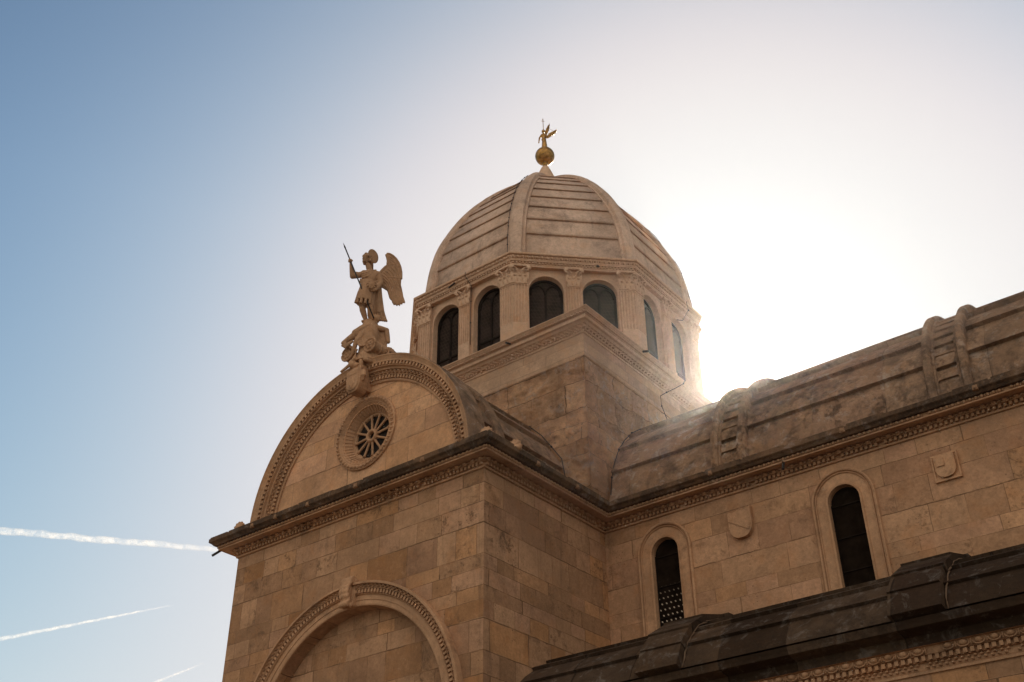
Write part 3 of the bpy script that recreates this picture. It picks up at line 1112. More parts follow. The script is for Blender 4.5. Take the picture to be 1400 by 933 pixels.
HE = AW * math.tan(pi / 8)
m = MB()
WS, WR, WTOP = 0.83, 0.54, 8.27
for k in range(8):
    O, T, N = face_frame(k)
    m.holed([(-HE, ZD0 - 0.05), (HE, ZD0 - 0.05), (HE, ZD1 + 0.1), (-HE, ZD1 + 0.1)], [arch_poly(s_ * WS, WTOP, WR, ZD0 + 0.1, 20) for s_ in (-1, 1)],
            O + N * AW, T, UP, N, 0.30)
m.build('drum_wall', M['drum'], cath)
# one drum window, then copies round the drum (built in face 0, turned about the dome axis)
AX0 = V((CX, CY, 0))
O = V((0, 0, 0))
T, N = X_, S_


def P3(u, w, d):
    return V((u, -d, w))


fr = MB()
for cxw in (0.0,):
    pass
wx = WS
ring = [(WR - 0.002, ZD0 + 0.1)] + [(0, 0)]
def ring_strip(mb, cx, zs, r0, r1, d0, d1, bottom, n=24):
    rows = [[P3(cx + r1, bottom, d0), P3(cx + r1, bottom, d1), P3(cx + r0, bottom, d1), P3(cx + r0, bottom, d0)]]
    for k in range(n + 1):
        a = pi * k / n
        rows.append([P3(cx + r * cos(a), zs + r * sin(a), d) for r, d in ((r1, d0), (r1, d1), (r0, d1), (r0, d0))])
    rows.append([P3(cx - r1, bottom, d0), P3(cx - r1, bottom, d1), P3(cx - r0, bottom, d1), P3(cx - r0, bottom, d0)])
    mb.strip(rows)


GD = AW - 0.25
ring_strip(fr, wx, WTOP, WR - 0.075, WR - 0.003, GD - 0.02, GD + 0.05, ZD0 + 0.1)
fr.box(wx - 0.03, wx + 0.03, -GD - 0.045, -GD + 0.02, ZD0 + 0.1, WTOP + 0.15)
for s_ in (-1, 1):
    # lancet arcs of the tracery
    pts = []
    for k in range(15):
        a = pi * k / 14
        pts.append(P3(wx + s_ * 0.235 + 0.225 * cos(a), WTOP - 0.02 + 0.34 * sin(a), GD + 0.02))
    fr.tube(pts, 0.03, 6)
fr.box(wx - WR + 0.02, wx + WR - 0.02, -GD - 0.042, -GD + 0.02, 6.93, 6.98)
fr.box(wx - WR + 0.02, wx + WR - 0.02, -GD - 0.044, -GD + 0.02, 6.30, 6.38)
gl = MB()
gl.prism(arch_poly(wx, WTOP, WR - 0.01, ZD0 + 0.105, 20), V((0, -GD, 0)), X_, UP, S_, -0.012, 0.0)


def make_me(mb, name, mats, uvf=None):
    o = mb.build(name, mats, uvf=uvf)
    me = o.data
    bpy.data.objects.remove(o)
    return me


fr_me = [make_me(fr, 'window', M['lead'])]
gl_me = [make_me(gl, 'pane', M['glass'], uvf=lambda p: (p.x, p.z))]
fr2, gl2 = MB(), MB()
wx = -WS
ring_strip(fr2, wx, WTOP, WR - 0.075, WR - 0.003, GD - 0.02, GD + 0.05, ZD0 + 0.1)
fr2.box(wx - 0.03, wx + 0.03, -GD - 0.045, -GD + 0.02, ZD0 + 0.1, WTOP + 0.15)
for s_ in (-1, 1):
    fr2.tube([P3(wx + s_ * 0.235 + 0.225 * cos(pi * k / 14), WTOP - 0.02 + 0.34 * sin(pi * k / 14), GD + 0.02) for k in range(15)], 0.03, 6)
fr2.box(wx - WR + 0.02, wx + WR - 0.02, -GD - 0.042, -GD + 0.02, 6.93, 6.98)
fr2.box(wx - WR + 0.02, wx + WR - 0.02, -GD - 0.044, -GD + 0.02, 6.30, 6.38)
gl2.prism(arch_poly(wx, WTOP, WR - 0.01, ZD0 + 0.105, 20), V((0, -GD, 0)), X_, UP, S_, -0.012, 0.0)
fr_me.append(make_me(fr2, 'window', M['lead']))
gl_me.append(make_me(gl2, 'pane', M['glass'], uvf=lambda p: (p.x, p.z)))
for k in range(8):
    for q in (0, 1):
        o = link('window', fr_me[q], cath, AX0, radians(45 * k))
        link('pane', gl_me[q], o, AX0, radians(45 * k))


# fluted pilasters
def fluted(pts2, ngroove, depth=0.042):
    """plan polyline (list of (p, n, length)) -> list of plan points with grooves"""
    out = []
    for (a, b) in pts2:
        a, b = V((a[0], a[1], 0)), V((b[0], b[1], 0))
        t = (b - a)
        L = t.length
        t.normalize()
        nn = V((t.y, -t.x, 0))
        w = L / ngroove
        out.append(a)
        for g_ in range(ngroove):
            c = a + t * (w * (g_ + 0.5))
            gw = w * 0.36
            for q in range(7):
                th = pi * q / 6
                out.append(c - t * (gw * cos(th)) - nn * (depth * sin(th) + 0.0001))
        out.append(b)
    return out


def octcorner(ap):
    h = ap * math.tan(pi / 8)
    return V((h, -ap, 0))            # corner between face 0 (south) and face 1 (south-east)


def capital(mb, runs, z0, z1):
    """runs: list of (a, b, N) plan segments of the pilaster face; leaves, volutes and abacus"""
    H = z1 - z0
    for (a, b, N) in runs:
        T = (b - a).normalized()
        L = (b - a).length
        c = (a + b) / 2
        # bell
        mb.obox(c - N * 0.05 + UP * (z0 + H * 0.42), T, N, UP, L / 2, 0.055, H * 0.44)
        nl = max(2, round(L / 0.16))
        for j in range(nl):
            P = a + T * (L * (j + 0.5) / nl)
            mb.ell(P + UP * (z0 + H * 0.22) + N * 0.025, T, N, UP, L / nl * 0.46, 0.03, H * 0.24, 8, 6)
            mb.ell(P + UP * (z0 + H * 0.42) + N * 0.065, T, N, UP, L / nl * 0.34, 0.04, H * 0.07, 7, 5)
        for j in range(nl + 1):
            P = a + T * (L * (j) / nl)
            mb.ell(P + UP * (z0 + H * 0.46) + N * 0.03, T, N, UP, L / nl * 0.36, 0.035, H * 0.26, 8, 6)
            mb.ell(P + UP * (z0 + H * 0.68) + N * 0.085, T, N, UP, L / nl * 0.3, 0.045, H * 0.07, 7, 5)
        # stalks running up to the volutes
        for s_ in (-1, 1):
            e = c + T * (s_ * L / 2)
            mb.tube([c + T * (s_ * L * 0.1) + UP * (z0 + H * 0.5) + N * 0.06, c + T * (s_ * L * 0.28) + UP * (z0 + H * 0.8) + N * 0.09, e + T * (s_ * 0.05) + UP * (z0 + H * 0.86) + N * 0.12], [0.025, 0.025, 0.03], 7)
            mb.ell(e + T * (s_ * 0.055) + UP * (z0 + H * 0.78) + N * 0.11, T, N, UP, 0.058, 0.05, 0.062, 9, 7)
        mb.ell(c + UP * (z0 + H * 0.92) + N * 0.12, T, N, UP, 0.05, 0.04, 0.055, 8, 6)
        mb.obox(c + UP * (z0 + H * 0.95) + N * 0.02, T, N, UP, L / 2 + 0.075, 0.095, H * 0.05)
        mb.obox(c + UP * (z0 + 0.01) + N * 0.0, T, N, UP, L / 2 + 0.012, 0.03, 0.018)


ZF0, ZF1 = 6.98, 8.36
# middle pilaster of face 0
a, b = V((-0.215, -AP_, 0)), V((0.215, -AP_, 0))
m1 = MB()
pl = [V((-0.215, -AW + 0.02, 0))] + fluted([(a, b)], 5) + [V((0.215, -AW + 0.02, 0))]
m1.strip([[p + UP * ZF0 for p in pl], [p + UP * ZF1 for p in pl]])
m1.box(-0.216, 0.216, -AP_ - 0.001, -AW + 0.02, ZF1 - 0.0, 8.402)
m1.box(-0.216, 0.216, -AP_ + 0.006, -AW + 0.02, 6.4, ZF0 + 0.004)
m1.box(-0.235, 0.235, -AP_ - 0.015, -AW + 0.02, 6.25, 6.45)
mid_me = make_me(m1, 'pilaster', M['drum'])
c1 = MB()
capital(c1, [(a, b, S_)], 8.40, 9.05)
mc = sculpt('capital', c1, M['drum'], None, 0.013, 1)
midcap_me = mc.data
bpy.data.objects.remove(mc)
# corner pilaster between face 0 and face 1
cw = 0.475
C0 = octcorner(AP_)
T1 = V((cos(radians(45)), sin(radians(45)), 0))
N1 = V((cos(radians(-45)), sin(radians(-45)), 0))
pA, pB = C0 - X_ * cw, C0 + T1 * cw
m2 = MB()
bA, bB = pA + Y_ * 0.14, pB - N1 * 0.14
pl = [bA] + fluted([(pA, C0), (C0, pB)], 5) + [bB]
m2.strip([[p + UP * ZF0 for p in pl], [p + UP * ZF1 for p in pl]])
def bent(mb, grow, z0, z1):
    Cg = octcorner(AP_ + grow)
    q = [pA - X_ * grow + Y_ * 0.14, pA - X_ * grow - Y_ * grow, Cg, pB + T1 * grow + N1 * grow, pB + T1 * grow - N1 * 0.14]
    lo, hi = [p + UP * z0 for p in q], [p + UP * z1 for p in q]
    mb.strip([lo, hi])
    mb.face([mb.vert(p) for p in hi])
    mb.face([mb.vert(p) for p in lo[::-1]])
bent(m2, 0.001, ZF1, 8.402)
bent(m2, -0.006, 6.4, ZF0 + 0.004)
bent(m2, 0.015, 6.25, 6.45)
cor_me = make_me(m2, 'pilaster', M['drum'])
c2 = MB()
capital(c2, [(pA, C0, S_), (C0, pB, N1)], 8.40, 9.05)
mc = sculpt('capital', c2, M['drum'], None, 0.013, 1)
corcap_me = mc.data
bpy.data.objects.remove(mc)
for k in range(8):
    for pm, cm in ((mid_me, midcap_me), (cor_me, corcap_me)):
        o = link('pilaster', pm, cath, AX0, radians(45 * k))
        link('capital', cm, o, AX0, radians(45 * k))

# drum entablature
opath = []
for k in range(8):
    a = radians(-90 - 22.5 + 45 * k)
    r = AW / cos(pi / 8)
    opath.append((CX + r * cos(a), CY + r * sin(a)))
dz = 9.03
DP = [(-0.1, 0.0), (0.15, 0.0), (0.155, 0.045), (0.165, 0.05), (0.17, 0.085), (0.155, 0.09), (0.155, 0.148), (0.225, 0.152), (0.225, 0.18), (0.235, 0.19), (0.24, 0.215), (0.235, 0.225),
      (0.255, 0.345), (0.315, 0.35), (0.325, 0.365), (AC - AW, 0.38), (AC - AW, 0.415), (-0.12, 0.45)]
m = MB()
sweep(m, opath, [(o, dz + z) for o, z in DP], closed=True)
VIS = [0, 1, 2, 7, 3]
row(m, opath, 0.155, dz + 0.118, 0.10, dentil(0.052, 0.05, 0.55), closed=True)
row(m, opath, 0.25, dz + 0.285, 0.15, leafy(0.105, 0.06), closed=True)
m.build('drum_cornice', M['drum'], cath)

# ------------------------------------------------------------------ dome
ZZ = [9.40, 9.8, 10.3, 10.85, 11.4, 11.85, 12.3, 12.88, 13.45, 14.05, 14.65, 15.05, 15.45, 15.72, 15.95, 16.15, 16.30, 16.42]
RRD = [4.74, 4.73, 4.68, 4.60, 4.47, 4.31, 4.10, 3.81, 3.47, 3.05, 2.56, 2.18, 1.76, 1.44, 1.12, 0.82, 0.55, 0.3]


DOME_C = V((CX + 0.05, CY + 0.055, 0))        # the dome's axis lies a hand's breadth off that of the drum


def rc(z):
    if z <= ZZ[0]:
        return RRD[0]
    for i in range(len(ZZ) - 1):
        if z <= ZZ[i + 1]:
            # Catmull-Rom
            t = (z - ZZ[i]) / (ZZ[i + 1] - ZZ[i])
            p0, p1, p2, p3 = RRD[max(i - 1, 0)], RRD[i], RRD[i + 1], RRD[min(i + 2, len(RRD) - 1)]
            return 0.5 * (2 * p1 + (p2 - p0) * t + (2 * p0 - 5 * p1 + 4 * p2 - p3) * t * t + (3 * p1 - p0 - 3 * p2 + p3) * t ** 3)
    return RRD[-1]


CUT = [9.42, 10.55, 11.28, 12.0, 12.7, 13.34, 13.95, 14.5, 15.0, 15.45]
c8, t8 = cos(pi / 8), math.tan(pi / 8)
m = MB()
for k in range(8):
    O, T, N = face_frame(k)
    O = DOME_C
    # border level shell
    zs = [9.38 + (16.4 - 9.38) * j / 60 for j in range(61)]
    rows = []
    for z in zs:
        ap = rc(z) * c8
        h = ap * t8
        rows.append([O + N * ap + T * (-h) + UP * z, O + N * ap + UP * z, O + N * ap + T * h + UP * z])
    m.strip(rows, True)
    # lapped slabs standing a little proud, stopping short of the ribs
    for i in range(len(CUT) - 1):
        z0, z1 = CUT[i], CUT[i + 1]
        rows = []
        for j in range(7):
            z = z0 + (z1 - z0) * j / 6
            ap = rc(z) * c8 + 0.012 + 0.055 * (1 - j / 6) * (1 if i else 0.3)
            h = rc(z) * c8 * t8 - 0.30 + 0.10 * (rc(z) < 2.6)
            rows.append([O + N * ap + T * (-h) + UP * z, O + N * ap + T * h + UP * z])
        m.strip(rows, True)
        # lower edge and ends
        ap = rc(z0) * c8
        h = ap * t8 - 0.30 + 0.10 * (rc(z0) < 2.6)
        e = 0.012 + 0.055 * (1 if i else 0.3)
        m.quad(O + N * ap + T * (-h) + UP * (z0 + 0.0), O + N * ap + T * h + UP * z0, O + N * (ap + e) + T * h + UP * z0, O + N * (ap + e) + T * (-h) + UP * z0)
        for s_ in (-1, 1):
            P = []
            for j in range(7):
                z = z0 + (z1 - z0) * j / 6
                ap = rc(z) * c8
                hh = (ap * t8 - 0.30 + 0.10 * (rc(z) < 2.6)) * s_
                P.append((O + N * ap + T * hh + UP * z, O + N * (ap + 0.012 + 0.055 * (1 - j / 6) * (1 if i else 0.3)) + T * hh + UP * z))
            for j in range(6):
                m.quad(P[j][0], P[j + 1][0], P[j + 1][1], P[j][1])
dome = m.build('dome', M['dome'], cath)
# ribs: one mesh in the plane of azimuth -67.5 deg, then turned copies
rb = MB()
rows = []
zs = [9.36 + (16.42 - 9.36) * j / 64 for j in range(65)]
for j, z in enumerate(zs):
    r = rc(z)
    d = (rc(z + 0.02) - rc(z - 0.02)) / 0.04
    nrm = V((1, 0, -d)).normalized()
    w = 0.185 - 0.06 * max(0, (z - 13.5) / 3)
    hgt = 0.115
    base = V((r, 0, z))
    lo = base - nrm * 0.22
    hi = base + nrm * hgt
    sd = V((0, 1, 0))
    # front bent a little over the corner
    rows.append([lo - sd * (w + 0.10), base - nrm * (0.045) - sd * (w + 0.10) + nrm * 0.01, base - nrm * 0.03 - sd * (w + 0.02), hi - nrm * 0.05 - sd * w, hi, hi - nrm * 0.05 + sd * w, base - nrm * 0.03 + sd * (w + 0.02), base - nrm * 0.035 + sd * (w + 0.10), lo + sd * (w + 0.10)])
rb.strip(rows, False)
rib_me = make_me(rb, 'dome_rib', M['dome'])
for p in rib_me.polygons:
    p.use_smooth = False
for k in range(8):
    link('dome_rib', rib_me, dome, DOME_C, radians(-67.5 + 45 * k))
# carved finial on top
fm = MB()
for k in range(8):
    a = 2 * pi * k / 8
    U = V((cos(a), sin(a), 0))
    fm.ell(V((CX, CY, 16.55)) + U * 0.26, V((-sin(a), cos(a), 0)), U, UP, 0.12, 0.09, 0.26, 8, 6)
    fm.ell(V((CX, CY, 16.86)) + U * 0.17, V((-sin(a), cos(a), 0)), U, UP, 0.08, 0.08, 0.2, 8, 6)
fm.tube([V((CX, CY, 16.25)), V((CX, CY, 16.5)), V((CX, CY, 16.85)), V((CX, CY, 17.15)), V((CX, CY, 17.3))], [0.55, 0.46, 0.33, 0.21, 0.14], 16)
fm.ell(V((CX, CY, 17.27)), X_, Y_, UP, 0.16, 0.16, 0.09, 12, 8)
sculpt('finial', fm, M['drum'], dome, 0.02, 2)

# ------------------------------------------------------------------ coats of arms, spouts, cables
def shield_poly(w, h, ears=True, n=10):
    pts = [(-w / 2, h * 0.42), (-w * 0.25, h * 0.40), (0, h * 0.455), (w * 0.25, h * 0.40), (w / 2, h * 0.5)] if ears else [(-w / 2, h / 2), (w / 2, h / 2)]
    right = [(w / 2 * cos(a) ** 0.75, -h * 0.05 - (h * 0.45) * sin(a)) for a in [pi / 2 * k / n for k in range(n)]]
    left = [(-x, y) for x, y in right[::-1]]
    return pts[:1] + pts[1:] + right + [(0, -h / 2)] + left


def coat(cx, cz, w, h, plane_y, tilt=0.0, plaque=False, bend=True):
    mb = MB()
    O = V((cx, plane_y, cz))
    d0 = 0.0
    if plaque:
        mb.prism([(-0.285, -0.31), (0.285, -0.31), (0.285, 0.31), (-0.285, 0.31)], O, X_, UP, S_, -0.01, 0.035)
        for a, b in (((-0.285, -0.31), (0.285, -0.27)), ((-0.285, 0.27), (0.285, 0.31)), ((-0.285, -0.268), (-0.25, 0.268)), ((0.25, -0.268), (0.285, 0.268))):
            mb.prism([(a[0] + 0.001, a[1] + 0.001), (b[0] - 0.001, a[1] + 0.001), (b[0] - 0.001, b[1] - 0.001), (a[0] + 0.001, b[1] - 0.001)], O, X_, UP, S_, 0.03, 0.06)
        d0 = 0.03
    c_, s_ = cos(tilt), sin(tilt)
    A, B = X_ * c_ + UP * s_, UP * c_ - X_ * s_
    sp_ = shield_poly(w, h, not plaque)
    mb.prism(sp_, O, A, B, S_, d0 - 0.02, d0 + (0.075 if plaque else 0.13))
    if bend:
        mb.prism([(-w * 0.49, h * 0.12), (-w * 0.49, h * 0.36), (w * 0.44, -h * 0.10), (w * 0.36, -h * 0.30)], O, A, B, S_, d0 + 0.12, d0 + 0.15)
        mb.tube([O + A * (-0.1) + B * (h * 0.47) + S_ * 0.04, O + B * (h * 0.53) + S_ * 0.04, O + A * 0.1 + B * (h * 0.47) + S_ * 0.04], 0.018, 6)
    else:
        mb.prism([(-w * 0.40, h * 0.02), (-w * 0.02, h * 0.02), (-w * 0.02, h * 0.40), (-w * 0.40, h * 0.40)], O, A, B, S_, d0 + 0.07, d0 + 0.10)
        mb.tube([O + A * (-w * 0.45) + B * (h * 0.40) + S_ * 0.06, O + A * (-w * 0.1) + B * (h * 0.52) + S_ * 0.08, O + A * (w * 0.2) + B * (h * 0.45) + S_ * 0.06], 0.016, 6)
    return mb.build('coat_of_arms', M['trim'], cath)


a_ = coat(3.895, -0.81, 0.60, 0.74, D, 0.0)
a_['label'] = 'carved shield with a diagonal band'
a_ = coat(8.79, -0.865, 0.44, 0.50, D, 0.0, True, False)
a_['label'] = 'carved shield on a square stone plaque'

def spout(p, d, L=0.28, r=0.035):
    p, d = V(p), V(d).normalized()
    sp = MB()
    sp.tube([p, p + d * L], r, 10)
    sp.build('waterspout', M['darkmetal'], cath)
spout((-9.02, -0.25, 0.28), (-0.8, -0.4, -0.5))
spout((-2.05, 3.62, 6.06), (0.1, -1, -0.35), 0.22)
spout((0.65, 6.55, 6.17), (1, 0.1, -0.3), 0.22)
spout((5.30, 4.55, 0.26), (0, -0.4, -1), 0.26, 0.035)
a = face_az[1]
spout(V((CX, CY, 9.2)) + V((cos(a), sin(a), 0)) * 4.66 + V((-sin(a), cos(a), 0)) * 0.75, V((cos(a), sin(a), -0.9)), 0.2, 0.035)
a = face_az[0]
spout(V((CX, CY, 9.25)) + V((0, -4.72, 0)) + V((-0.55, 0, 0)), V((1, -0.15, 0.1)), 0.3, 0.025)

def cable(pts, r=0.012, knots=True):
    pts = [V(p) for p in pts]
    cb = MB()
    cb.tube(pts, r, 5)
    if knots:
        for p in pts[1:-1:2]:
            cb.ell(p, X_, Y_, UP, r * 2.4, r * 2.4, r * 2.4, 6, 4)
    cb.build('lightning_cable', M['darkmetal'], cath)
q = TX1 + 0.02
cable([(q + 0.41, 8.98, 6.35), (q + 0.36, 8.93, 6.19), (q + 0.2, 8.68, 5.97), (q + 0.05, 8.38, 5.74), (q, 8.06, 5.49), (q, 8.08, 5.14), (q, 8.33, 4.79), (q, 8.39, 4.54), (q, 8.2, 3.9)])
rp = []
for j in range(33):
    z = 9.45 + (16.2 - 9.45) * j / 32
    r = rc(z) + 0.03
    a = radians(-67.5)
    U = V((cos(a), sin(a), 0))
    Tt = V((-sin(a), cos(a), 0))
    rp.append(V((CX, CY, z)) + U * r - Tt * (0.20 - 0.05 * max(0, (z - 13.5) / 3)))
cable(rp, 0.011)
rp = []
for j in range(25):
    z = 9.45 + (15.6 - 9.45) * j / 24
    a = radians(22.5)
    U = V((cos(a), sin(a), 0))
    rp.append(V((CX, CY, z)) + U * (rc(z) + 0.16 + 0.03 * sin(j)) - V((-sin(a), cos(a), 0)) * 0.1)
cable(rp, 0.009)
cable([nave_pt(TX1 + 0.05, radians(6 + 9 * k), BR + 0.10) for k in range(10)], 0.014)
cable([tran_pt(TY0 - 0.05, radians(4 + 9 * k), BR + 0.12 + (0.08 if k == 2 else 0)) for k in range(7)], 0.014)
O, T, N = face_frame(0)
cable([O + N * (AP_ + 0.03) + T * (-1.0 + 1.30) + UP * z for z in (9.0, 8.4, 8.0, 7.6, 7.2, 6.8)], 0.011)
cable([O + N * (AC + 0.02) + T * 0.22 + UP * z for z in (9.44, 9.3)] + [O + N * (AP_ + 0.03) + T * 0.30 + UP * 9.0], 0.011, False)
O, T, N = face_frame(2)
cable([O + N * (AC + 0.02) + T * 0.95 + UP * 9.45, O + N * (AC - 0.02) + T * 1.1 + UP * 9.2, O + N * (AP_ + 0.05) + T * 0.9 + UP * 8.75, O + N * (AP_ + 0.03) + T * 0.55 + UP * 8.6], 0.012)

# ------------------------------------------------------------------ statue of a winged warrior with spear
SC0 = V((-4.0, -0.2, 0))
SE = V((0.6855218, 0.7280521, 0))      # direction in which the figure spreads
SN = V((-0.7280521, 0.6855218, 0))     # depth


def SP(h, z, d=0.0):
    return SC0 + SE * h + SN * d + UP * (z + 0.7 * d)


st = empty('angel_statue', SC0 + UP * 4.4, 'weathered stone angel with one raised spear and a large wing standing on the round gable', 'statue')
b = MB()
def seg(p, q, r0, r1, n=10):
    p, q = V(p), V(q)
    b.tube([p, p.lerp(q, 0.5), q], [r0, (r0 + r1) / 2 * 1.06, r1], n)
    b.ell(p, X_, Y_, UP, r0, r0, r0, 10, 8)
    b.ell(q, X_, Y_, UP, r1, r1, r1, 10, 8)
# torso
b.ell(SP(-0.04, 7.16), SE, SN, UP, 0.23, 0.17, 0.27, 14, 10)
b.ell(SP(-0.06, 6.92), SE, SN, UP, 0.20, 0.16, 0.22, 14, 10)
b.ell(SP(-0.20, 7.28, 0.06), SE, SN, UP, 0.12, 0.11, 0.10, 10, 8)
b.ell(SP(0.15, 7.27, -0.05), SE, SN, UP, 0.13, 0.12, 0.11, 10, 8)
# belt folds and sash
for k in range(4):
    z = 7.02 - 0.035 * k
    b.tube([SP(-0.30, z + 0.05, 0.05), SP(-0.2, z - 0.01, -0.12), SP(-0.03, z - 0.03, -0.19), SP(0.14, z + 0.01, -0.15), SP(0.27, z + 0.07, 0.0)], 0.03, 7)
for k in range(3):
    b.tube([SP(-0.27, 7.12 + 0.07 * k, -0.04), SP(-0.13, 7.18 + 0.07 * k, -0.16), SP(0.02, 7.30 + 0.05 * k, -0.14), SP(0.12, 7.38 + 0.02 * k, -0.08)], 0.028, 7)
# skirt
b.tube([SP(-0.07, 6.95), SP(-0.09, 6.75), SP(-0.12, 6.5), SP(-0.14, 6.27)], [0.20, 0.225, 0.25, 0.255], 16)
for k in range(12):
    a = 2 * pi * k / 12
    b.tube([SP(-0.07 + 0.17 * cos(a), 6.9, 0.15 * sin(a)), SP(-0.10 + 0.22 * cos(a), 6.6, 0.2 * sin(a)), SP(-0.14 + 0.24 * cos(a + 0.12), 6.25, 0.22 * sin(a + 0.12))], [0.03, 0.04, 0.045], 7)
# legs
seg(SP(-0.22, 6.4, 0.03), SP(-0.17, 6.03, -0.04), 0.12, 0.085)
seg(SP(-0.17, 6.03, -0.04), SP(-0.055, 5.66, 0.02), 0.09, 0.055)
b.ell(SP(-0.09, 5.62, -0.02), (SE * -0.7 - SN * 0.7).normalized(), (SE * 0.7 - SN * 0.7).normalized(), UP, 0.13, 0.06, 0.05, 10, 8)
seg(SP(0.0, 6.4, -0.03), SP(0.04, 6.05, -0.10), 0.12, 0.085)
seg(SP(0.04, 6.05, -0.10), SP(0.10, 5.72, -0.05), 0.09, 0.058)
b.ell(SP(0.06, 5.68, -0.10), (SE * -0.7 - SN * 0.7).normalized(), (SE * 0.7 - SN * 0.7).normalized(), UP, 0.13, 0.06, 0.05, 10, 8)
# cloak falling behind
for k in range(7):
    t = k / 6
    b.tube([SP(0.14 + 0.10 * t, 6.95, 0.02 + 0.05 * t), SP(0.12 + 0.17 * t, 6.5, 0.06), SP(0.13 + 0.24 * t, 6.05, 0.06 + 0.04 * (k % 2)), SP(0.18 + 0.33 * t, 5.72 - 0.02 * t, 0.06)], [0.055, 0.06, 0.055, 0.03], 8)
b.tube([SP(0.20, 6.9, 0.05), SP(0.22, 6.4, 0.08), SP(0.25, 5.95, 0.08)], [0.1, 0.11, 0.09], 8)
# head, neck, hair
seg(SP(-0.06, 7.40, 0.0), SP(-0.12, 7.58, -0.02), 0.085, 0.075)
hd = SP(-0.165, 7.80, -0.03)
FX = (SE * -0.66 - SN * 0.75).normalized()          # where the face looks
FS = FX.cross(UP).normalized()
b.ell(hd, FX, FS, UP, 0.135, 0.115, 0.165, 14, 12)
b.ell(hd + FX * 0.03 - UP * 0.07, FX, FS, UP, 0.105, 0.09, 0.115, 12, 10)
b.ell(hd + FX * 0.135 - UP * 0.03, FX, FS, UP, 0.03, 0.02, 0.045, 8, 6)
b.ell(hd + FX * 0.118 - UP * 0.095, FX, FS, UP, 0.02, 0.038, 0.014, 8, 6)
b.ell(hd + FX * 0.10 - UP * 0.145, FX, FS, UP, 0.04, 0.04, 0.035, 8, 6)
for s_ in (-1, 1):
    b.ell(hd + FX * 0.11 + FS * (0.05 * s_) + UP * 0.025, FX, FS, UP, 0.022, 0.034, 0.014, 8, 6)
    b.ell(hd + FX * 0.10 + FS * (0.05 * s_) - UP * 0.045, FX, FS, UP, 0.035, 0.03, 0.03, 8, 6)
for k in range(26):
    a = random.uniform(0, 2 * pi)
    e = random.uniform(0.1, 1.35)
    dv = (FX * cos(a) + FS * sin(a)) * cos(e) + UP * sin(e)
    if dv.dot(FX) > 0.72:
        continue
    b.ell(hd + V((dv.x * 0.125, dv.y * 0.125, dv.z * 0.155)), X_, Y_, UP, 0.05, 0.05, 0.045, 8, 6)
for k in range(14):
    a = radians(95 + 170 * k / 13)
    dv = FX * cos(a) + FS * sin(a)
    b.ell(hd + dv * 0.12 - UP * (0.03 + 0.06 * (k % 2)), X_, Y_, UP, 0.045, 0.045, 0.06, 8, 6)
# right arm raised to the spear, left arm bent to the bundle at the hip
seg(SP(-0.23, 7.25, 0.06), SP(-0.53, 7.145, 0.02), 0.095, 0.075)
seg(SP(-0.53, 7.145, 0.02), SP(-0.60, 7.57, -0.03), 0.075, 0.045)
b.ell(SP(-0.42, 7.24, 0.02), SE, SN, UP, 0.08, 0.08, 0.06, 10, 8)
hx = SP(-0.612, 7.645, -0.03)
b.ell(hx, SE, SN, UP, 0.045, 0.05, 0.06, 10, 8)
for k in range(4):
    z = 0.045 - 0.028 * k
    b.tube([hx + SE * 0.03 - SN * 0.05 + UP * z, hx - SE * 0.03 - SN * 0.075 + UP * (z + 0.004), hx - SE * 0.065 - SN * 0.03 + UP * z], 0.015, 6)
b.tube([hx + SE * 0.02 + UP * 0.0, hx + SE * 0.055 - SN * 0.03 + UP * 0.05], 0.017, 6)
seg(SP(0.20, 7.25, -0.05), SP(0.275, 6.99, -0.06), 0.10, 0.08)
seg(SP(0.275, 6.99, -0.06), SP(0.15, 6.77, -0.20), 0.08, 0.055)
hx2 = SP(0.12, 6.74, -0.24)
b.ell(hx2, SE, SN, UP, 0.06, 0.05, 0.05, 10, 8)
for k in range(4):
    b.tube([hx2 + UP * (0.03 - 0.024 * k), hx2 - SE * 0.06 - SN * 0.03 + UP * (0.03 - 0.026 * k), hx2 - SE * 0.10 - SN * 0.0 + UP * (0.015 - 0.026 * k)], 0.014, 6)
# bundle of drapery held at the hip
bc = SP(0.02, 6.85, -0.22)
b.ell(bc, SE, SN, UP, 0.14, 0.11, 0.17, 12, 10)
for k in range(9):
    a = 2 * pi * k / 9
    b.tube([bc - SN * 0.10 + SE * 0.02 * cos(a), bc + SE * (0.10 * cos(a)) + UP * (0.12 * sin(a)) - SN * 0.09, bc + SE * (0.14 * cos(a)) + UP * (0.17 * sin(a))], [0.035, 0.03, 0.025], 7)
sculpt('body', b, M['statue'], st, 0.009, 1, 0.4)
# halo
h_ = MB()
hc = SP(0.005, 7.90, 0.10)
HN = FX
ha, hb = FS, UP
h_.prism([(0.235 * cos(2 * pi * k / 32), 0.235 * sin(2 * pi * k / 32)) for k in range(32)], hc + UP * 0.02, SE * 0.60 + SN * 0.35, UP, HN, -0.02, 0.02)
h_.build('halo', M['statue'], st)
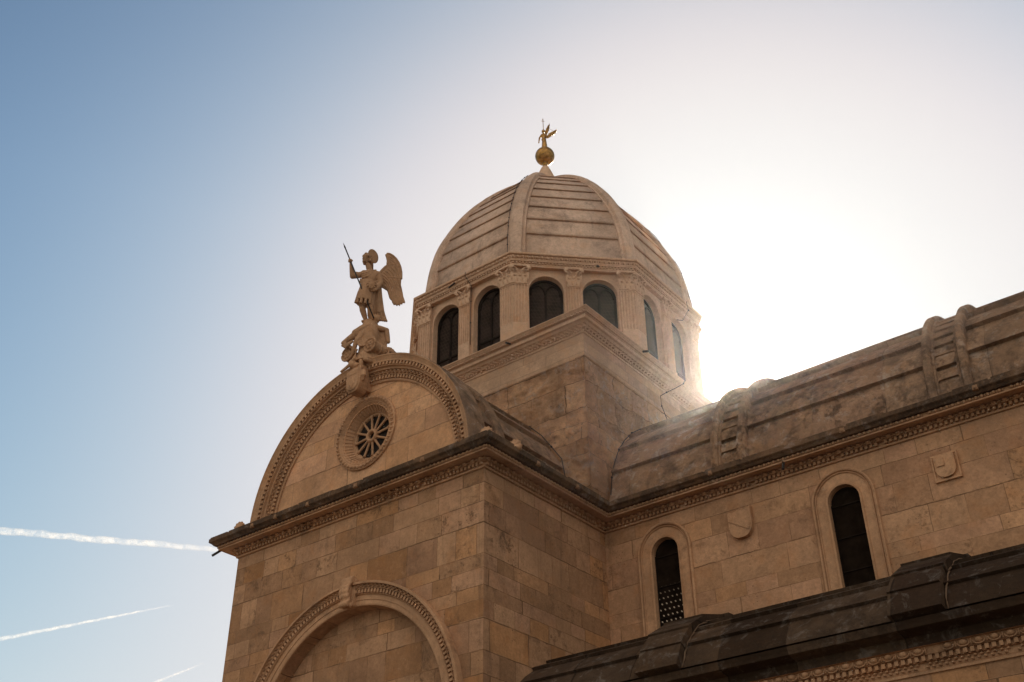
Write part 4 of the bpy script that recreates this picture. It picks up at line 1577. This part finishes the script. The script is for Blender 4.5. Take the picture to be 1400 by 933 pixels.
# wings
WO = [(0.10, 7.05), (0.20, 7.30), (0.30, 7.46), (0.385, 7.58), (0.425, 7.68), (0.43, 7.80), (0.405, 7.92), (0.375, 8.005), (0.40, 8.045), (0.46, 8.045), (0.56, 7.99), (0.66, 7.89), (0.74, 7.76),
      (0.80, 7.60), (0.835, 7.42), (0.845, 7.2), (0.845, 6.98), (0.865, 6.82), (0.91, 6.64), (0.965, 6.48), (0.99, 6.40), (0.965, 6.36), (0.93, 6.385), (0.905, 6.31), (0.87, 6.34), (0.845, 6.26), (0.80, 6.30), (0.765, 6.25), (0.72, 6.30), (0.68, 6.27), (0.64, 6.34), (0.62, 6.42), (0.56, 6.47), (0.55, 6.58), (0.53, 6.68), (0.45, 6.76), (0.34, 6.83), (0.22, 6.87), (0.12, 6.9)]
FEATH = [((0.20, 7.05), (0.45, 7.0), (0.56, 6.5)), ((0.22, 7.12), (0.52, 7.02), (0.645, 6.36)), ((0.25, 7.2), (0.58, 7.05), (0.70, 6.31)), ((0.28, 7.28), (0.63, 7.1), (0.75, 6.29)), ((0.32, 7.36), (0.68, 7.15), (0.80, 6.32)),
         ((0.36, 7.44), (0.72, 7.22), (0.85, 6.34)), ((0.42, 7.52), (0.76, 7.3), (0.89, 6.37)), ((0.48, 7.62), (0.79, 7.38), (0.935, 6.42)), ((0.50, 7.75), (0.78, 7.55), (0.82, 7.1)), ((0.48, 7.86), (0.72, 7.72), (0.80, 7.35)), ((0.45, 7.95), (0.62, 7.86), (0.74, 7.6)), ((0.18, 6.98), (0.38, 6.93), (0.48, 6.78)),
         ((0.46, 7.62), (0.62, 7.72), (0.78, 7.62)), ((0.40, 7.2), (0.60, 7.24), (0.83, 7.18))]


def wing(sgn):
    wb = MB()
    # hinge at the shoulder blade; the second wing is folded farther back behind the body
    if sgn > 0:
        dirh, hin = SE, SP(0.10, 0, 0.10)
    else:
        dirh, hin = (SE * 0.10 + SN * 0.995), SP(-0.06, 0, 0.12)
    nn = dirh.cross(UP).normalized()
    O = V((hin.x, hin.y, 0))
    off = 0.7 * 0.1
    dz_ = 0.0
    def PW(u, z, d):
        return O + dirh * (u - 0.10) + UP * (z + off) + nn * d
    poly = [(u, z) for u, z in WO]
    wb.prism(poly, O - dirh * 0.10 + UP * off, dirh, UP, nn, -0.022, 0.022)
    for f in FEATH:
        p0, p1, p2 = [V((q[0], q[1])) for q in f]
        for side in (-1, 1):
            pts = []
            for k in range(9):
                t = k / 8
                q = p0 * (1 - t) ** 2 + p1 * (2 * t * (1 - t)) + p2 * t * t
                pts.append(PW(q.x, q.y, 0.018 * side))
            wb.tube(pts, [0.022] + [0.03] * 7 + [0.026], 7, flat=0.6)
    # leading edge
    for side in (-1, 1):
        wb.tube([PW(u, z, 0.012 * side) for u, z in WO[1:16]], [0.04] * 3 + [0.035] * 12, 7)
    sculpt('wing', wb, M['statue'], st, 0.009, 1, 0.3)


wing(1)
wing(-1)
s = MB()
p0, p1 = SP(-0.814, 8.157, -0.045), SP(0.147, 5.79, -0.28)
s.tube([p0, p1], 0.019, 8)
s.tube([p0 + (p0 - p1).normalized() * 0.16, p0, p0 - (p0 - p1).normalized() * 0.05], [0.003, 0.024, 0.02], 8)
s.build('spear', M['darkmetal'], st)
# beaten devil under the feet and the scrolled pedestal
dv = MB()
b = dv
seg(SP(0.02, 5.45, -0.10), SP(-0.28, 5.22, -0.02), 0.17, 0.15)
seg(SP(0.08, 5.5, -0.10), SP(0.18, 5.66, -0.12), 0.12, 0.09)
hdv = SP(0.21, 5.76, -0.14)
b.ell(hdv, SE, SN, UP, 0.12, 0.11, 0.12, 12, 10)
b.ell(hdv - SE * 0.08 - SN * 0.07 - UP * 0.02, SE, SN, UP, 0.05, 0.05, 0.06, 8, 6)
for k in range(10):
    a = 2 * pi * k / 10
    b.ell(hdv + SE * (0.1 * cos(a)) + UP * (0.08 + 0.05 * sin(a)) + SN * 0.02, SE, SN, UP, 0.04, 0.04, 0.05, 8, 6)
seg(SP(-0.28, 5.22, -0.02), SP(-0.62, 4.90, -0.05), 0.11, 0.06)
seg(SP(-0.62, 4.90, -0.05), SP(-0.40, 4.78, -0.10), 0.06, 0.05)
seg(SP(-0.1, 5.3, -0.12), SP(-0.28, 4.98, -0.2), 0.10, 0.07)
seg(SP(-0.28, 4.98, -0.2), SP(-0.34, 4.6, -0.1), 0.07, 0.05)
seg(SP(0.2, 5.5, -0.12), SP(0.52, 5.42, -0.05), 0.08, 0.07)
seg(SP(0.52, 5.42, -0.05), SP(0.58, 5.05, -0.05), 0.07, 0.06)
for k in range(7):
    b.tube([SP(-0.30 + 0.07 * k, 5.12 + 0.02 * k, -0.14), SP(-0.24 + 0.07 * k, 4.97 + 0.02 * k, -0.24), SP(-0.16 + 0.06 * k, 4.84 + 0.015 * k, -0.28)], 0.032, 7)
sculpt('fallen_devil', dv, M['statue'], st, 0.010, 1, 0.4)
pd = MB()
b = pd
pd.tube([SP(0.08, 4.25), SP(0.08, 4.55), SP(0.07, 4.85), SP(0.06, 5.15), SP(0.06, 5.36), SP(0.07, 5.62)], [0.40, 0.30, 0.26, 0.27, 0.26, 0.20], 18)
pd.obox(SP(0.32, 5.02, 0.12), SE, SN, UP, 0.24, 0.16, 0.33)
for (h0, z0, d0) in ((0.10, 4.93, -0.40), (-0.48, 4.55, 0.02)):
    # bolster scroll running back, with a rosette on its end
    c = SP(h0, z0, d0)
    back = c + Y_ * 0.62
    pd.tube([c, c + Y_ * 0.1, c + Y_ * 0.31, c + Y_ * 0.5, back], [0.20, 0.19, 0.155, 0.19, 0.2], 18)
    pd.tube([c + V((0.2 * cos(2 * pi * k / 18), -0.01, 0.2 * sin(2 * pi * k / 18))) for k in range(19)], 0.032, 7)
    for k in range(6):
        a = 2 * pi * k / 6
        pd.ell(c + V((0.095 * cos(a), -0.015, 0.095 * sin(a))), X_, Y_, UP, 0.05, 0.035, 0.05, 8, 6)
    pd.ell(c + V((0, -0.03, 0)), X_, Y_, UP, 0.04, 0.035, 0.04, 8, 6)
    for k in range(3):
        pd.tube([c + Y_ * (0.16 + 0.13 * k) + V((0.175 * cos(2 * pi * j / 14), 0, 0.175 * sin(2 * pi * j / 14))) for j in range(15)], 0.02, 6)
# long curling volute swept over the arch, and foliage at its end
pd.tube([SP(-0.1, 4.62, -0.3), SP(0.0, 4.45, -0.34), SP(0.2, 4.40, -0.32), SP(0.45, 4.48, -0.3), SP(0.60, 4.66, -0.26), SP(0.62, 4.85, -0.24)], [0.05, 0.06, 0.06, 0.06, 0.055, 0.05], 9)
for k in range(8):
    pd.ell(SP(0.60 + 0.05 * k, 4.80 - 0.012 * k * k, -0.2 + 0.04 * (k % 2)), SE, SN, UP, 0.07, 0.07, 0.09 - 0.004 * k, 8, 6)
for k in range(4):
    pd.tube([SP(-0.36, 5.0, -0.2), SP(-0.5 - 0.02 * k, 4.9 - 0.05 * k, -0.12), SP(-0.66 + 0.05 * k, 4.80 - 0.03 * k, -0.08)], 0.035, 7)
pd.tube([SP(-0.25, 4.75, -0.25), SP(-0.28, 4.45, -0.2), SP(-0.42, 4.2, -0.1), SP(-0.62, 3.98, -0.05)], [0.05, 0.06, 0.05, 0.035], 8)
sculpt('pedestal', pd, M['statue'], st, 0.011, 1, 0.4)
# shield on the crown of the arch
kx, kz = -4.09, 3.70
O = V((kx, -0.40, kz))
k_ = MB()
sh = shield_poly(0.52, 0.80)
k_.prism(sh, O, X_, UP, S_, -0.22, 0.10)
k_.prism([(x * 0.86, y * 0.86 + 0.0) for x, y in sh], O, X_, UP, S_, 0.09, 0.14)
k_.ell(O + V((-0.06, -0.1, 0.50)), X_, Y_, UP, 0.13, 0.12, 0.13, 10, 8)
k_.ell(O + V((0.22, -0.06, 0.46)), X_, Y_, UP, 0.06, 0.07, 0.14, 8, 6)
k_.ell(O + V((0.06, -0.06, 0.42)), X_, Y_, UP, 0.12, 0.09, 0.08, 8, 6)
k_.obox(O + V((0.02, 0.2, 0.12)), X_, Y_, UP, 0.2, 0.22, 0.40)
k_.tube([O + V((0.30, -0.02, 0.2)), O + V((0.34, -0.05, 0.02)), O + V((0.3, -0.02, -0.1))], [0.06, 0.075, 0.03], 8)
k_.prism([(-0.09, -0.15), (0.0, -0.30), (0.09, -0.15), (0.0, 0.06)], O, X_, UP, S_, 0.13, 0.165)
k_.prism([(-0.20, 0.12), (0.20, 0.12), (0.20, 0.24), (-0.20, 0.24)], O, X_, UP, S_, 0.13, 0.155)
ks = sculpt('coat_of_arms', k_, M['trim'], cath, 0.013, 1, 0.4)
ks['label'] = 'carved shield on the crown of the gable arch'

# ------------------------------------------------------------------ gilded angel on a ball
ga = empty('gilded_finial', (CX, CY, 17.3), 'small gilded winged figure standing on a gold ball at the top of the dome', 'weathervane')
g = MB()
c = V((CX, CY, 17.90))
g.ell(c, X_, Y_, UP, 0.375, 0.375, 0.375, 28, 18)
g.tube([V((CX, CY, 17.3)), V((CX, CY, 17.45)), V((CX, CY, 17.56))], [0.09, 0.075, 0.13], 12)
g.build('ball', M['gold'], ga)
g = MB()
b = g
GC = V((CX, CY, 18.24))
def GP(h, z, d=0.0):
    return GC + SE * h + SN * d + UP * (z + 0.62 * d)
g.tube([GP(0.0, -0.03), GP(0.0, 0.25), GP(-0.01, 0.5)], [0.115, 0.105, 0.075], 14)
for k in range(9):
    a = 2 * pi * k / 9
    g.tube([GP(0.10 * cos(a), -0.02, 0.1 * sin(a)), GP(0.06 * cos(a), 0.48, 0.06 * sin(a))], [0.035, 0.022], 6)
g.ell(GP(-0.015, 0.66), SE, SN, UP, 0.09, 0.08, 0.16, 12, 10)
g.ell(GP(-0.02, 0.52), SE, SN, UP, 0.10, 0.09, 0.05, 12, 8)
seg(GP(-0.02, 0.8), GP(-0.03, 0.88), 0.045, 0.04)
g.ell(GP(-0.035, 0.955), SE, SN, UP, 0.066, 0.07, 0.085, 12, 10)
g.ell(GP(-0.07, 0.95, -0.05), SE, SN, UP, 0.02, 0.02, 0.025, 8, 6)
g.ell(GP(-0.02, 0.975, 0.03), SE, SN, UP, 0.075, 0.075, 0.08, 10, 8)
seg(GP(-0.09, 0.77, 0.02), GP(-0.19, 0.58, 0.0), 0.045, 0.034)
seg(GP(-0.19, 0.58, 0.0), GP(-0.225, 0.38, -0.04), 0.034, 0.022)
g.ell(GP(-0.23, 0.33, -0.05), SE, SN, UP, 0.03, 0.025, 0.045, 8, 6)
seg(GP(0.06, 0.76, -0.02), GP(0.09, 0.62, -0.1), 0.045, 0.034)
seg(GP(0.09, 0.62, -0.1), GP(0.0, 0.75, -0.14), 0.032, 0.024)
sculpt('figure', g, M['gold'], ga, 0.012, 2, 0.4)
def gwing(pts, d):
    w = MB()
    w.prism(pts, V((GC.x, GC.y, GC.z)) + SN * d + UP * (0.62 * d), SE, UP, SN, -0.016, 0.016)
    a, t = V(pts[0]), None
    tip = V(pts[len(pts) // 2])
    for k in range(2, len(pts) - 2):
        q = V(pts[k])
        p0, p1 = a.lerp(tip, 0.15), q
        A_ = GC + SN * d + UP * (0.62 * d)
        w.tube([A_ + SE * p0.x + UP * p0.y - SN * 0.012, A_ + SE * p1.x + UP * p1.y - SN * 0.012], [0.02, 0.012], 5)
    w.build('wing', M['gold'], ga)
gwing([(0.04, 0.70), (0.05, 0.86), (0.07, 1.02), (0.11, 1.16), (0.18, 1.32), (0.245, 1.44), (0.25, 1.36), (0.235, 1.22), (0.215, 1.08), (0.16, 0.92), (0.10, 0.76)], 0.10)
gwing([(0.07, 0.62), (0.10, 0.72), (0.18, 0.86), (0.30, 0.96), (0.42, 1.05), (0.50, 1.12), (0.485, 1.02), (0.455, 0.93), (0.40, 0.84), (0.30, 0.76), (0.20, 0.66), (0.10, 0.58)], -0.05)
g = MB()
g.tube([GP(-0.015, 0.80, 0.02), GP(-0.03, 1.62, 0.02)], 0.013, 6)
g.tube([GP(-0.09, 1.52, 0.02), GP(0.03, 1.52, 0.02)], 0.011, 6)
g.ell(GP(-0.03, 1.62, 0.02), X_, Y_, UP, 0.022, 0.022, 0.03, 8, 6)
g.tube([GP(0.22, 1.16, 0.05), GP(0.36, 1.04, 0.0)], 0.006, 5)
g.build('cross_staff', M['gold'], ga)

# ------------------------------------------------------------------ haze lit by the low sun
hz = MB()
hz.box(-9100, 9100, -9100, 9100, GZ - 1.0, 21.5)
hm = bpy.data.materials.new('haze')
hm.use_nodes = True
hm.node_tree.nodes.remove(hm.node_tree.nodes['Principled BSDF'])
pv = hm.node_tree.nodes.new('ShaderNodeVolumePrincipled')
pv.inputs['Color'].default_value = (0.9, 0.9, 0.92, 1)
pv.inputs['Density'].default_value = HAZE_D
pv.inputs['Anisotropy'].default_value = HAZE_G
hm.node_tree.links.new(pv.outputs[0], hm.node_tree.nodes['Material Output'].inputs['Volume'])
ho = hz.build('haze', hm)
ho['kind'] = 'stuff'
ho['label'] = 'thin warm haze in the air around the cathedral'
ho['category'] = 'haze'

# ------------------------------------------------------------------ contrails
def contrail_mat():
    t = NT('contrail_ice_cloud')
    t.b.inputs['Base Color'].default_value = (0.95, 0.93, 0.92, 1)
    t.b.inputs['Roughness'].default_value = 1.0
    t.b.inputs['Specular IOR Level'].default_value = 0.0
    lw = t.n.new('ShaderNodeLayerWeight')
    lw.inputs['Blend'].default_value = 0.35
    edge = t.math('SUBTRACT', 1.0, lw.outputs['Facing'], True)
    n1 = t.ramp(t.noise(0.012, 8, 0.8), 0.40, 0.62)
    tcu = t.n.new('ShaderNodeTexCoord')
    su = t.n.new('ShaderNodeSeparateXYZ')
    t.l.new(tcu.outputs['UV'], su.inputs[0])
    edge = t.math('MULTIPLY', edge, t.ramp(su.outputs[0], 1.0, 0.75, 0.35, 1.0))
    a = t.math('MULTIPLY', t.ramp(edge, 0.05, 1.0), t.math('ADD', t.math('MULTIPLY', n1, 0.8), 0.15), True)
    tr = t.n.new('ShaderNodeBsdfTransparent')
    tl = t.n.new('ShaderNodeBsdfTranslucent')
    tl.inputs[0].default_value = (0.95, 0.93, 0.92, 1)
    m1_ = t.n.new('ShaderNodeMixShader')
    m1_.inputs[0].default_value = 0.6
    t.l.new(t.b.outputs[0], m1_.inputs[1])
    t.l.new(tl.outputs[0], m1_.inputs[2])
    m2_ = t.n.new('ShaderNodeMixShader')
    t.l.new(t.math('MULTIPLY', a, 0.36), m2_.inputs[0])
    t.l.new(tr.outputs[0], m2_.inputs[1])
    t.l.new(m1_.outputs[0], m2_.inputs[2])
    t.l.new(m2_.outputs[0], t.out.inputs[0])
    return t.m


CM = contrail_mat()
def contrail(a, b, r0, r1, label):
    mb = MB()
    a, b = V(a), V(b)
    n = 70
    pts, rad = [], []
    for k in range(n + 1):
        t = k / n
        pts.append(a.lerp(b, t) + V((0, 0, 1)) * random.uniform(-0.12, 0.12) * r0 + V((1, 1, 0)) * random.uniform(-0.1, 0.1) * r0)
        rad.append((r0 + (r1 - r0) * t) * random.uniform(0.85, 1.15) * (0.15 if k in (0, n) else 1))
    mb.tube(pts, rad, 14)
    ax_ = b - a
    o = mb.build('contrail', CM, uvf=lambda p: ((p - a).dot(ax_) / ax_.length_squared, 0.5))
    o['label'] = label
    o['category'] = 'contrail'
    o['group'] = 'contrails in the sky'
    return o


contrail((-8300, 1400, 3000), (-5800, 4670, 3000), 40, 20, 'broad pale contrail that reaches the corner of the cathedral cornice, highest of the three')
contrail((-9460, 4360, 3000), (-7105, 4893, 3000), 24, 6, 'thin white contrail in the middle, tapering to a fine point in open sky')
contrail((-9400, 6110, 3000), (-8096, 5970, 3000), 20, 8, 'short faint contrail lowest in the sky beside the cathedral wall')
